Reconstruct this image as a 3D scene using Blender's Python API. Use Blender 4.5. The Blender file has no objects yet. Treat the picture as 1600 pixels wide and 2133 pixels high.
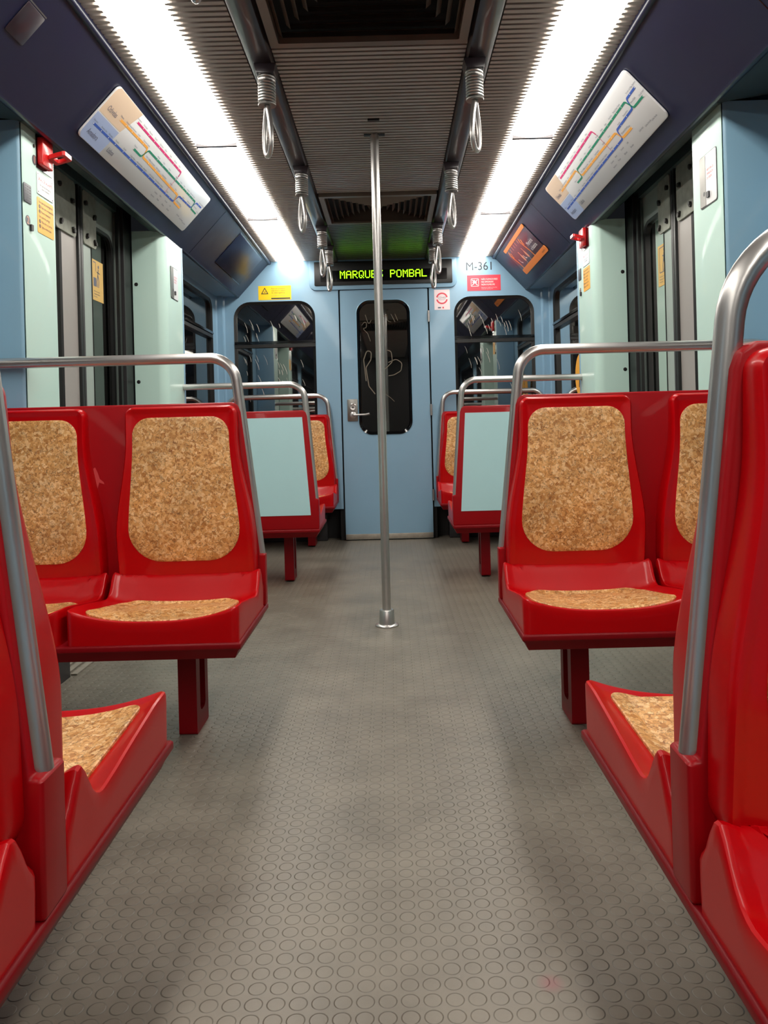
import bpy, bmesh, math, random
from mathutils import Vector, Matrix
random.seed(7)
scene = bpy.context.scene
COL = scene.collection
PI = math.pi

# ------------------------------------------------------------------ materials
def lin(c):
    return tuple(((v/255)/12.92 if v/255 <= .04045 else ((v/255+.055)/1.055)**2.4) for v in c) + (1,)

def mat(name, rgb, rough=.4, metal=0., coat=0., bump=0., bscale=40., vary=0., vscale=6., spec=.5, emit=None, estr=0., coatr=.05):
    m = bpy.data.materials.new(name); m.use_nodes = True
    nt = m.node_tree; b = nt.nodes['Principled BSDF']
    b.inputs['Base Color'].default_value = lin(rgb)
    b.inputs['Roughness'].default_value = rough
    b.inputs['Metallic'].default_value = metal
    b.inputs['Coat Weight'].default_value = coat
    b.inputs['Coat Roughness'].default_value = coatr
    b.inputs['Specular IOR Level'].default_value = spec
    if emit:
        b.inputs['Emission Color'].default_value = lin(emit); b.inputs['Emission Strength'].default_value = estr
    tc = nt.nodes.new('ShaderNodeTexCoord')
    if vary:
        n = nt.nodes.new('ShaderNodeTexNoise'); n.inputs['Scale'].default_value = vscale; n.inputs['Detail'].default_value = 5
        nt.links.new(tc.outputs['Object'], n.inputs['Vector'])
        mx = nt.nodes.new('ShaderNodeMix'); mx.data_type = 'RGBA'; mx.blend_type = 'MULTIPLY'
        mr = nt.nodes.new('ShaderNodeMapRange'); mr.inputs['From Min'].default_value = .3; mr.inputs['From Max'].default_value = .7
        mr.inputs['To Min'].default_value = 1-vary; mr.inputs['To Max'].default_value = 1
        nt.links.new(n.outputs['Fac'], mr.inputs['Value'])
        mx.inputs[0].default_value = 1; mx.inputs[6].default_value = lin(rgb)
        nt.links.new(mr.outputs['Result'], mx.inputs[7]); nt.links.new(mx.outputs[2], b.inputs['Base Color'])
        mr2 = nt.nodes.new('ShaderNodeMapRange'); mr2.inputs['To Min'].default_value = rough*1.25; mr2.inputs['To Max'].default_value = rough*.8
        nt.links.new(n.outputs['Fac'], mr2.inputs['Value']); nt.links.new(mr2.outputs['Result'], b.inputs['Roughness'])
    if bump:
        n = nt.nodes.new('ShaderNodeTexNoise'); n.inputs['Scale'].default_value = bscale; n.inputs['Detail'].default_value = 3
        nt.links.new(tc.outputs['Object'], n.inputs['Vector'])
        bp = nt.nodes.new('ShaderNodeBump'); bp.inputs['Strength'].default_value = bump; bp.inputs['Distance'].default_value = .002
        nt.links.new(n.outputs['Fac'], bp.inputs['Height']); nt.links.new(bp.outputs['Normal'], b.inputs['Normal'])
    return m

M = {}
M['red'] = mat('red_plastic', (190, 0, 9), .36, coat=.2, vary=.1, vscale=4, coatr=.1, spec=.2)
M['redframe'] = mat('red_painted_steel', (160, 2, 15), .42, coat=.08, vary=.08, spec=.2)
M['reddark'] = mat('dark_red_painted_steel', (132, 4, 16), .42, vary=.1, spec=.2)
M['mint'] = mat('mint_paint', (200, 230, 221), .38, coat=.2, vary=.03, vscale=3)
M['mintpanel'] = mat('mint_laminate', (190, 228, 234), .45, vary=.03)
M['blue'] = mat('light_blue_paint', (136, 174, 200), .42, coat=.15, vary=.06, vscale=3)
M['bluedeep'] = mat('mid_blue_paint', (140, 184, 210), .42, coat=.15, vary=.05, vscale=3)
M['navy'] = mat('navy_gloss_panel', (12, 19, 50), .36, coat=.22, vary=.08, coatr=.2, spec=.28)
M['soffit'] = mat('green_grey_soffit', (64, 84, 86), .3, coat=.3, vary=.1)
M['steel'] = mat('brushed_steel', (200, 197, 195), .3, .88, vary=.12, vscale=14)
M['steeldull'] = mat('dull_steel', (140, 138, 134), .38, 1., vary=.12, vscale=14)
M['slat'] = mat('ribbed_aluminium', (186, 177, 171), .42, .3, vary=.1, vscale=3)
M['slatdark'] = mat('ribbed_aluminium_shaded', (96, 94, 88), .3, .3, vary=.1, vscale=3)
M['slatback'] = mat('ceiling_void_black', (14, 12, 12), .8)
M['channel'] = mat('dark_plum_rail', (50, 42, 48), .3, coat=.3, vary=.08)
M['vent'] = mat('dark_bronze_vent', (125, 110, 100), .36, .2, vary=.1)
M['black'] = mat('black_rubber', (14, 14, 15), .42, vary=.1)
M['blackgloss'] = mat('black_gloss', (8, 8, 10), .12, coat=.4)
M['leaf'] = mat('grey_green_door_paint', (160, 172, 166), .42, vary=.06)
M['leafwarm'] = mat('warm_grey_door_paint', (160, 154, 150), .42, vary=.06)
M['chipped'] = mat('worn_white_bracket', (170, 172, 160), .6, vary=.25, vscale=30)
M['rust'] = mat('oily_black_bolt', (26, 20, 18), .5)
M['white'] = mat('white_print', (236, 236, 234), .4)
M['maplight'] = mat('map_pale_grey', (222, 222, 224), .3, coat=.3)
M['maptan'] = mat('map_tan', (218, 192, 166), .3, coat=.3)
M['mapblue'] = mat('map_pale_blue', (160, 176, 212), .3, coat=.3)
M['lblue'] = mat('print_blue', (44, 84, 176), .4)
M['lgreen'] = mat('print_green', (0, 128, 96), .4)
M['lyellow'] = mat('print_amber', (238, 166, 66), .4)
M['lpink'] = mat('print_magenta', (214, 28, 112), .4)
M['ink'] = mat('print_dark', (34, 34, 40), .4)
M['inkgrey'] = mat('print_grey', (96, 98, 116), .4)
M['yellow'] = mat('yellow_sticker', (252, 208, 0), .4)
M['amber'] = mat('amber_sticker', (248, 180, 62), .4)
M['beige'] = mat('faded_yellow_sticker', (214, 176, 104), .45)
M['stred'] = mat('red_sticker', (222, 62, 80), .4)
M['pink'] = mat('pale_pink_sticker', (246, 226, 230), .4)
M['orange'] = mat('orange_print', (236, 136, 50), .4)
M['pdark'] = mat('dark_poster', (44, 30, 40), .3, coat=.3)
M['salmon'] = mat('salmon_print', (232, 164, 130), .4)
M['alarm'] = mat('alarm_red', (214, 22, 26), .35, coat=.3)
M['grillegrey'] = mat('grille_grey', (92, 94, 102), .45)
M['kick'] = mat('worn_aluminium', (176, 168, 156), .5, .5, vary=.25, vscale=20)
M['scratch'] = mat('etched_glass_scratch', (112, 102, 88), .5, emit=(150, 138, 120), estr=0.0)
M['scratchlight'] = mat('pale_glass_scratch', (205, 200, 190), .5)
M['dark'] = mat('dark_recess', (22, 20, 22), .6)
M['boxdark'] = mat('dark_grey_box', (44, 42, 44), .45)
M['led'] = mat('green_led', (150, 255, 20), .5, emit=(150, 255, 20), estr=3.2)
M['lamp'] = mat('lamp_diffuser', (255, 255, 255), .4, emit=(255, 250, 240), estr=13)

def glass_mat(name, f0=.16, tint=(10, 12, 12)):
    m = bpy.data.materials.new(name); m.use_nodes = True
    nt = m.node_tree; nt.nodes.clear()
    out = nt.nodes.new('ShaderNodeOutputMaterial'); mix = nt.nodes.new('ShaderNodeMixShader')
    tr = nt.nodes.new('ShaderNodeBsdfTransparent'); tr.inputs['Color'].default_value = (.35, .37, .37, 1)
    gl = nt.nodes.new('ShaderNodeBsdfGlossy'); gl.inputs['Roughness'].default_value = .02
    gl.inputs['Color'].default_value = (.95, .95, .92, 1)
    lw = nt.nodes.new('ShaderNodeFresnel'); lw.inputs['IOR'].default_value = 1.5
    mp = nt.nodes.new('ShaderNodeMapRange'); mp.inputs['To Min'].default_value = f0-.04; mp.inputs['To Max'].default_value = 1
    nt.links.new(lw.outputs['Fac'], mp.inputs['Value']); nt.links.new(mp.outputs['Result'], mix.inputs[0])
    nt.links.new(tr.outputs[0], mix.inputs[1]); nt.links.new(gl.outputs[0], mix.inputs[2]); nt.links.new(mix.outputs[0], out.inputs['Surface'])
    return m
M['glass'] = glass_mat('window_glass', .32)
M['sideglass'] = glass_mat('side_window_glass', .09)

def cork_mat():
    m = bpy.data.materials.new('cork'); m.use_nodes = True
    nt = m.node_tree; b = nt.nodes['Principled BSDF']; L = nt.links.new; N = nt.nodes.new
    tc = N('ShaderNodeTexCoord')
    nz = N('ShaderNodeTexNoise'); nz.inputs['Scale'].default_value = 70; nz.inputs['Detail'].default_value = 3
    L(tc.outputs['Object'], nz.inputs['Vector'])
    ad = N('ShaderNodeMix'); ad.data_type = 'RGBA'; ad.blend_type = 'ADD'; ad.inputs[0].default_value = .022
    L(tc.outputs['Object'], ad.inputs[6]); L(nz.outputs['Color'], ad.inputs[7])
    def vor(scale):
        v = N('ShaderNodeTexVoronoi'); v.inputs['Scale'].default_value = scale; L(ad.outputs[2], v.inputs['Vector']); return v
    v1 = vor(120); v2 = vor(260)
    r1 = N('ShaderNodeValToRGB'); e = r1.color_ramp.elements
    e[0].position = 0; e[0].color = lin((190, 128, 66)); e[1].position = 1; e[1].color = lin((252, 212, 156))
    x = r1.color_ramp.elements.new(.22); x.color = lin((220, 160, 92)); x = r1.color_ramp.elements.new(.6); x.color = lin((236, 182, 116))
    sp = N('ShaderNodeSeparateColor'); L(v1.outputs['Color'], sp.inputs[0]); L(sp.outputs[0], r1.inputs[0])
    sp2 = N('ShaderNodeSeparateColor'); L(v2.outputs['Color'], sp2.inputs[0])
    r2 = N('ShaderNodeValToRGB'); e = r2.color_ramp.elements
    e[0].position = .03; e[0].color = lin((150, 100, 60)); e[1].position = .3; e[1].color = (1, 1, 1, 1)
    L(sp2.outputs[1], r2.inputs[0])
    mu = N('ShaderNodeMix'); mu.data_type = 'RGBA'; mu.blend_type = 'MULTIPLY'; mu.inputs[0].default_value = .6
    L(r1.outputs[0], mu.inputs[6]); L(r2.outputs[0], mu.inputs[7])
    # dark seams at cell borders
    v3 = N('ShaderNodeTexVoronoi'); v3.feature = 'DISTANCE_TO_EDGE'; v3.inputs['Scale'].default_value = 120; L(ad.outputs[2], v3.inputs['Vector'])
    nb = N('ShaderNodeTexNoise'); nb.inputs['Scale'].default_value = 45; L(tc.outputs['Object'], nb.inputs['Vector'])
    mr = N('ShaderNodeMapRange'); mr.inputs['From Max'].default_value = .06; mr.inputs['To Min'].default_value = .22
    L(v3.outputs['Distance'], mr.inputs['Value'])
    mr4 = N('ShaderNodeMapRange'); mr4.inputs['From Min'].default_value = .45; mr4.inputs['From Max'].default_value = .6
    L(nb.outputs['Fac'], mr4.inputs['Value'])
    mu2 = N('ShaderNodeMix'); mu2.data_type = 'RGBA'; mu2.blend_type = 'MULTIPLY'
    L(mr4.outputs['Result'], mu2.inputs[0]); L(mu.outputs[2], mu2.inputs[6]); L(mr.outputs['Result'], mu2.inputs[7])
    nl = N('ShaderNodeTexNoise'); nl.inputs['Scale'].default_value = 9; nl.inputs['Detail'].default_value = 4; L(tc.outputs['Object'], nl.inputs['Vector'])
    mr3 = N('ShaderNodeMapRange'); mr3.inputs['From Min'].default_value = .3; mr3.inputs['From Max'].default_value = .7
    mr3.inputs['To Min'].default_value = .8; mr3.inputs['To Max'].default_value = 1.08; L(nl.outputs['Fac'], mr3.inputs['Value'])
    mu3 = N('ShaderNodeMix'); mu3.data_type = 'RGBA'; mu3.blend_type = 'MULTIPLY'; mu3.inputs[0].default_value = 1
    L(mu2.outputs[2], mu3.inputs[6]); L(mr3.outputs['Result'], mu3.inputs[7])
    L(mu3.outputs[2], b.inputs['Base Color'])
    b.inputs['Roughness'].default_value = .42
    b.inputs['Coat Weight'].default_value = .12; b.inputs['Coat Roughness'].default_value = .3
    bp = N('ShaderNodeBump'); bp.inputs['Strength'].default_value = .25; bp.inputs['Distance'].default_value = .0012
    L(sp.outputs[0], bp.inputs['Height']); L(bp.outputs['Normal'], b.inputs['Normal'])
    return m
M['cork'] = cork_mat()

def floor_mat():
    m = bpy.data.materials.new('studded_rubber_floor'); m.use_nodes = True
    nt = m.node_tree; b = nt.nodes['Principled BSDF']; L = nt.links.new; N = nt.nodes.new
    tc = N('ShaderNodeTexCoord')
    def math_(op, a, bb=None, c=None):
        n = N('ShaderNodeMath'); n.operation = op
        for i, v in enumerate((a, bb, c)):
            if v is None: continue
            if isinstance(v, (int, float)): n.inputs[i].default_value = v
            else: L(v, n.inputs[i])
        return n.outputs[0]
    sx = N('ShaderNodeSeparateXYZ'); L(tc.outputs['Object'], sx.inputs[0])
    P = .0335
    fx = math_('SUBTRACT', math_('FRACT', math_('ADD', math_('DIVIDE', sx.outputs[0], P), 500.12)), .5)
    fy = math_('SUBTRACT', math_('FRACT', math_('ADD', math_('DIVIDE', sx.outputs[1], P), 500.4)), .5)
    d = math_('SQRT', math_('ADD', math_('MULTIPLY', fx, fx), math_('MULTIPLY', fy, fy)))
    h = N('ShaderNodeMapRange'); h.interpolation_type = 'SMOOTHSTEP'
    h.inputs['From Min'].default_value = .36; h.inputs['From Max'].default_value = .43; h.inputs['To Min'].default_value = 1; h.inputs['To Max'].default_value = 0
    L(d, h.inputs['Value'])
    dome = math_('MULTIPLY', math_('SUBTRACT', .18, math_('MULTIPLY', d, d)), .9)
    hh = math_('MULTIPLY', h.outputs['Result'], math_('ADD', 1, dome))
    big = N('ShaderNodeTexNoise'); big.inputs['Scale'].default_value = 1.7; big.inputs['Detail'].default_value = 6; L(tc.outputs['Object'], big.inputs['Vector'])
    wear = N('ShaderNodeMapRange'); wear.inputs['From Min'].default_value = .35; wear.inputs['From Max'].default_value = .65; wear.inputs['To Min'].default_value = .45; wear.inputs['To Max'].default_value = 1
    L(big.outputs['Fac'], wear.inputs['Value'])
    fine = N('ShaderNodeTexNoise'); fine.inputs['Scale'].default_value = 260; L(tc.outputs['Object'], fine.inputs['Vector'])
    hf = math_('ADD', math_('MULTIPLY', hh, wear.outputs['Result']), math_('MULTIPLY', fine.outputs['Fac'], .05))
    bp = N('ShaderNodeBump'); bp.inputs['Strength'].default_value = .7; bp.inputs['Distance'].default_value = .0024
    L(hf, bp.inputs['Height']); L(bp.outputs['Normal'], b.inputs['Normal'])
    ring = N('ShaderNodeMapRange'); ring.interpolation_type = 'SMOOTHSTEP'
    ad = math_('ABSOLUTE', math_('SUBTRACT', d, .415))
    ring.inputs['From Min'].default_value = .0; ring.inputs['From Max'].default_value = .04; ring.inputs['To Min'].default_value = .72; ring.inputs['To Max'].default_value = 1
    L(ad, ring.inputs['Value'])
    cr = N('ShaderNodeValToRGB'); e = cr.color_ramp.elements
    e[0].position = .3; e[0].color = lin((106, 99, 89)); e[1].position = .7; e[1].color = lin((130, 122, 110))
    mid = N('ShaderNodeTexNoise'); mid.inputs['Scale'].default_value = 5; mid.inputs['Detail'].default_value = 7; mid.inputs['Roughness'].default_value = .65; L(tc.outputs['Object'], mid.inputs['Vector'])
    L(mid.outputs['Fac'], cr.inputs[0])
    mu = N('ShaderNodeMix'); mu.data_type = 'RGBA'; mu.blend_type = 'MULTIPLY'; mu.inputs[0].default_value = 1
    L(cr.outputs[0], mu.inputs[6]); L(ring.outputs['Result'], mu.inputs[7])
    # white specks of dirt
    sp = N('ShaderNodeTexVoronoi'); sp.inputs['Scale'].default_value = 9; L(tc.outputs['Object'], sp.inputs['Vector'])
    dot = N('ShaderNodeMapRange'); dot.inputs['From Min'].default_value = .012; dot.inputs['From Max'].default_value = .018; dot.inputs['To Min'].default_value = 1; dot.inputs['To Max'].default_value = 0
    L(sp.outputs['Distance'], dot.inputs['Value'])
    mu4 = N('ShaderNodeMix'); mu4.data_type = 'RGBA'; L(dot.outputs['Result'], mu4.inputs[0]); L(mu.outputs[2], mu4.inputs[6]); mu4.inputs[7].default_value = lin((190, 188, 180))
    # small pink stain
    vs = N('ShaderNodeVectorMath'); vs.operation = 'DISTANCE'; L(tc.outputs['Object'], vs.inputs[0]); vs.inputs[1].default_value = (.262, 1.205, 0)
    st = N('ShaderNodeMapRange'); st.inputs['From Min'].default_value = .006; st.inputs['From Max'].default_value = .024; st.inputs['To Min'].default_value = .45; st.inputs['To Max'].default_value = 0
    L(vs.outputs['Value'], st.inputs['Value'])
    mu5 = N('ShaderNodeMix'); mu5.data_type = 'RGBA'; L(st.outputs['Result'], mu5.inputs[0]); L(mu4.outputs[2], mu5.inputs[6]); mu5.inputs[7].default_value = lin((150, 78, 88))
    L(mu5.outputs[2], b.inputs['Base Color'])
    rr = N('ShaderNodeMapRange'); rr.inputs['To Min'].default_value = .3; rr.inputs['To Max'].default_value = .5; L(mid.outputs['Fac'], rr.inputs['Value'])
    L(rr.outputs['Result'], b.inputs['Roughness'])
    return m
M['floor'] = floor_mat()

# ------------------------------------------------------------------ mesh helpers
class MB:
    def __init__(s): s.v = []; s.f = []; s.m = []; s.mats = []
    def mi(s, key):
        if key not in s.mats: s.mats.append(key)
        return s.mats.index(key)
    def face(s, pts, key):
        i = len(s.v); s.v += [tuple(p) for p in pts]; s.f.append(tuple(range(i, i+len(pts)))); s.m.append(s.mi(key))
    def raw(s, vs, fs, key):
        i = len(s.v); s.v += [tuple(p) for p in vs]; k = s.mi(key)
        for f in fs: s.f.append(tuple(a+i for a in f)); s.m.append(k)
    def box(s, x0, x1, y0, y1, z0, z1, key):
        vs = [(x, y, z) for x in (x0, x1) for y in (y0, y1) for z in (z0, z1)]
        s.raw(vs, [(0, 1, 3, 2), (4, 6, 7, 5), (0, 4, 5, 1), (2, 3, 7, 6), (0, 2, 6, 4), (1, 5, 7, 3)], key)
    def prism(s, pts, mapf, h0, h1, key):
        """pts 2d outline; mapf(a,b,h)->xyz"""
        n = len(pts)
        vs = [mapf(a, b, h0) for a, b in pts] + [mapf(a, b, h1) for a, b in pts]
        fs = [tuple(range(n)), tuple(range(2*n-1, n-1, -1))] + [(i, (i+1) % n, n+(i+1) % n, n+i) for i in range(n)]
        s.raw(vs, fs, key)
    def tube(s, path, r, key, seg=16, closed=False, cap=True):
        path = [Vector(p) for p in path]; n = len(path); vs = []; fs = []
        t0 = (path[1]-path[0]).normalized()
        up = Vector((0, 0, 1)) if abs(t0.z) < .9 else Vector((0, 1, 0))
        nrm = t0.cross(up).normalized()
        for i, p in enumerate(path):
            if closed: t = (path[(i+1) % n]-path[i-1]).normalized()
            elif i == 0: t = t0
            elif i == n-1: t = (path[-1]-path[-2]).normalized()
            else: t = (path[i+1]-path[i-1]).normalized()
            nrm = (nrm - t*nrm.dot(t)).normalized(); bn = t.cross(nrm)
            for k in range(seg):
                a = 2*PI*k/seg; vs.append(p+(nrm*math.cos(a)+bn*math.sin(a))*r)
        for i in range(n if closed else n-1):
            for k in range(seg):
                j = (i+1) % n
                fs.append((i*seg+k, i*seg+(k+1) % seg, j*seg+(k+1) % seg, j*seg+k))
        if cap and not closed: fs += [tuple(range(seg-1, -1, -1)), tuple((n-1)*seg+k for k in range(seg))]
        s.raw(vs, fs, key)
    def lathe(s, prof, c, key, seg=32):
        vs = []; fs = []; n = len(prof)
        for r, z in prof:
            for k in range(seg):
                a = 2*PI*k/seg; vs.append((c[0]+r*math.cos(a), c[1]+r*math.sin(a), c[2]+z))
        for i in range(n-1):
            for k in range(seg): fs.append((i*seg+k, i*seg+(k+1) % seg, (i+1)*seg+(k+1) % seg, (i+1)*seg+k))
        fs += [tuple(range(seg-1, -1, -1)), tuple((n-1)*seg+k for k in range(seg))]
        s.raw(vs, fs, key)
    def pillow(s, out, rings, mapf, key, steps=(.85, .7, .5, .3, .12)):
        """closed outline lofted through inset rings then scaled to its centre. rings: (inset,h)"""
        n = len(out); c = Vector((sum(p[0] for p in out)/n, sum(p[1] for p in out)/n))
        P = [Vector(p) for p in out]
        area = sum(P[i].x*P[(i+1) % n].y-P[(i+1) % n].x*P[i].y for i in range(n)); sg = 1 if area > 0 else -1
        nn = []
        for i in range(n):
            t = (P[(i+1) % n]-P[i-1]).normalized(); nn.append(Vector((-t.y, t.x))*sg)
        vs = []; fs = []
        for ins, h in rings:
            for i in range(n): q = P[i]+nn[i]*ins; vs.append(mapf(q.x, q.y, h))
        last = [P[i]+nn[i]*rings[-1][0] for i in range(n)]; hl = rings[-1][1]
        for sc in steps:
            for q in last: w = c+(q-c)*sc; vs.append(mapf(w.x, w.y, hl))
        R = len(rings)+len(steps)
        for r in range(R-1):
            for i in range(n): fs.append((r*n+i, r*n+(i+1) % n, (r+1)*n+(i+1) % n, (r+1)*n+i))
        vs.append(mapf(c.x, c.y, hl)); k = len(vs)-1
        for i in range(n): fs.append(((R-1)*n+i, (R-1)*n+(i+1) % n, k))
        fs.append(tuple(range(n-1, -1, -1)))
        s.raw(vs, fs, key)
    def build(s, name, parent=None, smooth=False, bevel=0., seg=2, merge=True):
        o = Vector((0, 0, 0))
        if parent is not None:
            p = parent
            while p is not None: o += p.location; p = p.parent
        me = bpy.data.meshes.new(name)
        bm = bmesh.new()
        V = [bm.verts.new(Vector(v)-o) for v in s.v]
        for f, k in zip(s.f, s.m):
            try: fa = bm.faces.new([V[i] for i in f]); fa.material_index = k
            except ValueError: pass
        if merge: bmesh.ops.remove_doubles(bm, verts=bm.verts, dist=1e-5)
        bmesh.ops.recalc_face_normals(bm, faces=bm.faces)
        if bevel:
            eds = [e for e in bm.edges if len(e.link_faces) == 2 and e.calc_face_angle(0) > .6]
            bmesh.ops.bevel(bm, geom=eds, offset=bevel, segments=seg, affect='EDGES', profile=.5, clamp_overlap=True)
        bm.to_mesh(me); bm.free()
        for k in s.mats: me.materials.append(M[k])
        if smooth or bevel:
            me.polygons.foreach_set('use_smooth', [True]*len(me.polygons))
            me.set_sharp_from_angle(angle=math.radians(38))
        ob = bpy.data.objects.new(name, me); COL.objects.link(ob)
        if parent is not None: ob.parent = parent
        return ob

def tag(o, label, cat, group=None):
    o['label'] = label; o['category'] = cat
    if group: o['group'] = group
    return o
def thing(name, loc, label, cat, group=None):
    o = bpy.data.objects.new(name, None); COL.objects.link(o); o.location = loc; o.empty_display_size = .05
    return tag(o, label, cat, group)
def struct(o, label=None, cat=None):
    o['kind'] = 'structure'
    if label: o['label'] = label
    if cat: o['category'] = cat
    return o

def rrect(x0, x1, y0, y1, r, n=8):
    if not isinstance(r, (tuple, list)): r = (r,)*4     # bl, br, tr, tl
    pts = []
    for (cx, cy, a0, rr) in ((x0+r[0], y0+r[0], PI, r[0]), (x1-r[1], y0+r[1], 1.5*PI, r[1]), (x1-r[2], y1-r[2], 0, r[2]), (x0+r[3], y1-r[3], .5*PI, r[3])):
        for k in range(n+1):
            a = a0+.5*PI*k/n; pts.append((cx+rr*math.cos(a), cy+rr*math.sin(a)))
    return pts
def dense(pts, d=.02):
    out = []
    for i in range(len(pts)):
        a = Vector(pts[i]); b = Vector(pts[(i+1) % len(pts)]); L = (b-a).length
        if L < 1e-7: continue
        k = max(1, int(L/d)); out += [tuple(a+(b-a)*j/k) for j in range(k)]
    return out
def fillet(path, r, n=8):
    P = [Vector(p) for p in path]; out = [P[0]]
    for i in range(1, len(P)-1):
        a = (P[i-1]-P[i]); b = (P[i+1]-P[i]); la, lb = a.length, b.length; a.normalize(); b.normalize()
        ang = a.angle(b); d = min(r/math.tan(ang/2), la*.49, lb*.49); rr = d*math.tan(ang/2)
        c = P[i]+(a+b).normalized()*(rr/math.sin(ang/2))
        s0 = P[i]+a*d-c; s1 = P[i]+b*d-c; tot = s0.angle(s1); ax = s0.cross(s1).normalized()
        for k in range(n+1): out.append(c+Matrix.Rotation(tot*k/n, 3, ax) @ s0)
    out.append(P[-1]); return out

def plate_mesh(outer, holes):
    """fill a 2d outline with holes -> (verts, faces) using a 2d curve"""
    cu = bpy.data.curves.new('tmp', 'CURVE'); cu.dimensions = '2D'; cu.fill_mode = 'BOTH'
    for pts in [outer]+list(holes):
        sp = cu.splines.new('POLY'); sp.points.add(len(pts)-1); sp.use_cyclic_u = True
        for i, p in enumerate(pts): sp.points[i].co = (p[0], p[1], 0, 1)
    ob = bpy.data.objects.new('tmp', cu); COL.objects.link(ob)
    dg = bpy.context.evaluated_depsgraph_get(); me = bpy.data.meshes.new_from_object(ob.evaluated_get(dg))
    vs = [tuple(v.co) for v in me.vertices]; fs = [tuple(p.vertices) for p in me.polygons]
    bpy.data.objects.remove(ob); bpy.data.curves.remove(cu); bpy.data.meshes.remove(me)
    return vs, fs
def add_plate(mb, outer, holes, mapf, h0, h1, key):
    vs, fs = plate_mesh(outer, holes)
    mb.raw([mapf(x, y, h1) for x, y, z in vs], fs, key); mb.raw([mapf(x, y, h0) for x, y, z in vs], fs, key)
    for ring in [outer]+list(holes):
        n = len(ring)
        for i in range(n):
            a = ring[i]; b = ring[(i+1) % n]
            mb.face([mapf(*a, h0), mapf(*b, h0), mapf(*b, h1), mapf(*a, h1)], key)

_tc = {}
def text_mesh(body, size, align='LEFT', space=1.):
    k = (body, size, align, space)
    if k in _tc: return _tc[k]
    cu = bpy.data.curves.new('tmp', 'FONT'); cu.body = body; cu.size = size; cu.align_x = align; cu.space_character = space; cu.resolution_u = 3
    ob = bpy.data.objects.new('tmp', cu); COL.objects.link(ob)
    dg = bpy.context.evaluated_depsgraph_get(); me = bpy.data.meshes.new_from_object(ob.evaluated_get(dg))
    r = ([tuple(v.co) for v in me.vertices], [tuple(p.vertices) for p in me.polygons])
    bpy.data.objects.remove(ob); bpy.data.curves.remove(cu); bpy.data.meshes.remove(me)
    _tc[k] = r; return r

class Art:
    """flat printed artwork on a real surface: frame origin, right, up"""
    def __init__(s, o, ex, ey):
        s.o = Vector(o); s.ex = Vector(ex).normalized(); s.ey = Vector(ey).normalized(); s.n = s.ex.cross(s.ey)
    def p(s, a, b, h=0): return tuple(s.o+s.ex*a+s.ey*b+s.n*h)
    def panel(s, mb, pts, h0, h1, key): mb.prism(pts, s.p, h0, h1, key)
    def flat(s, mb, pts, h, key): mb.face([s.p(a, b, h) for a, b in pts], key)
    def rect(s, mb, x0, x1, y0, y1, h, key): s.flat(mb, [(x0, y0), (x1, y0), (x1, y1), (x0, y1)], h, key)
    def line(s, mb, pts, w, h, key):
        P = [Vector(q) for q in pts]; n = len(P); L = []; R = []
        for i in range(n):
            t = (P[min(i+1, n-1)]-P[max(i-1, 0)]).normalized(); q = Vector((-t.y, t.x))*w/2
            L.append(P[i]+q); R.append(P[i]-q)
        for i in range(n-1): s.flat(mb, [R[i], R[i+1], L[i+1], L[i]], h, key)
    def disc(s, mb, c, r, h, key, n=24, r0=0, a0=0, a1=2*PI, sy=1):
        if r0 == 0: s.flat(mb, [(c[0]+r*math.cos(2*PI*k/n), c[1]+sy*r*math.sin(2*PI*k/n)) for k in range(n)], h, key)
        else:
            for k in range(n):
                a, b = a0+(a1-a0)*k/n, a0+(a1-a0)*(k+1)/n
                s.flat(mb, [(c[0]+r0*math.cos(a), c[1]+r0*math.sin(a)), (c[0]+r*math.cos(a), c[1]+r*math.sin(a)), (c[0]+r*math.cos(b), c[1]+r*math.sin(b)), (c[0]+r0*math.cos(b), c[1]+r0*math.sin(b))], h, key)
    def text(s, mb, body, x, y, size, h, key, align='LEFT', rot=0, sx=1, space=1.):
        vs, fs = text_mesh(body, size, align, space); c, sn = math.cos(rot), math.sin(rot)
        mb.raw([s.p(x+(a*sx*c-b*sn), y+(a*sx*sn+b*c), h) for a, b, z in vs], fs, key)

# ------------------------------------------------------------------ dimensions (metres; x across, y along the coach, z up)
D = 5.93            # far end wall
YB = -2.6           # closing wall behind the viewer
CZ = 2.115          # ceiling
DOOR0, DOOR1 = 2.78, 3.97
CT = (.842, 2.11); CB = (1.075, 1.86)     # overhead panel top / bottom edge

# ------------------------------------------------------------------ floor, walls, ceiling
mb = MB(); mb.box(-1.36, 1.36, YB, D+.30, -.06, 0, 'floor'); struct(mb.build('floor'), 'grey brown rubber floor covered in round studs', 'floor')

mb = MB(); mb.box(-.325, .325, YB, D, CZ+.035, CZ+.055, 'slatback')
for s in (-1, 1):
    a, b = sorted((s*.415, s*.842)); mb.box(a, b, YB, D, CZ+.035, CZ+.055, 'slatback')
VENTS = [(1.62, 2.555), (4.22, 4.81)]
y = YB+.02; k = 0
while y < D-.01:
    w = .0185
    if not any(v0-.012 < y < v1 for v0, v1 in VENTS):
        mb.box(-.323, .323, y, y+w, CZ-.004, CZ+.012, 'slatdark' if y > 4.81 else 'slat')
    for s in (-1, 1):
        # slat tips are cut to points either side of the lamp
        for (xa, xb, tip) in ((.417, .568, .600), (.838, .800, .772)):
            P = [(xa, y), (xb, y), (tip, y+w*.35), (tip, y+w*.65), (xb, y+w), (xa, y+w)]
            mb.prism([(s*px, py) for px, py in P], lambda a, b, h: (a, b, h), CZ-.004, CZ+.012, 'slat')
    y += .0305
struct(mb.build('ceiling', merge=False), 'ribbed grey metal ceiling of crosswise slats with dark gaps', 'ceiling')

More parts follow.
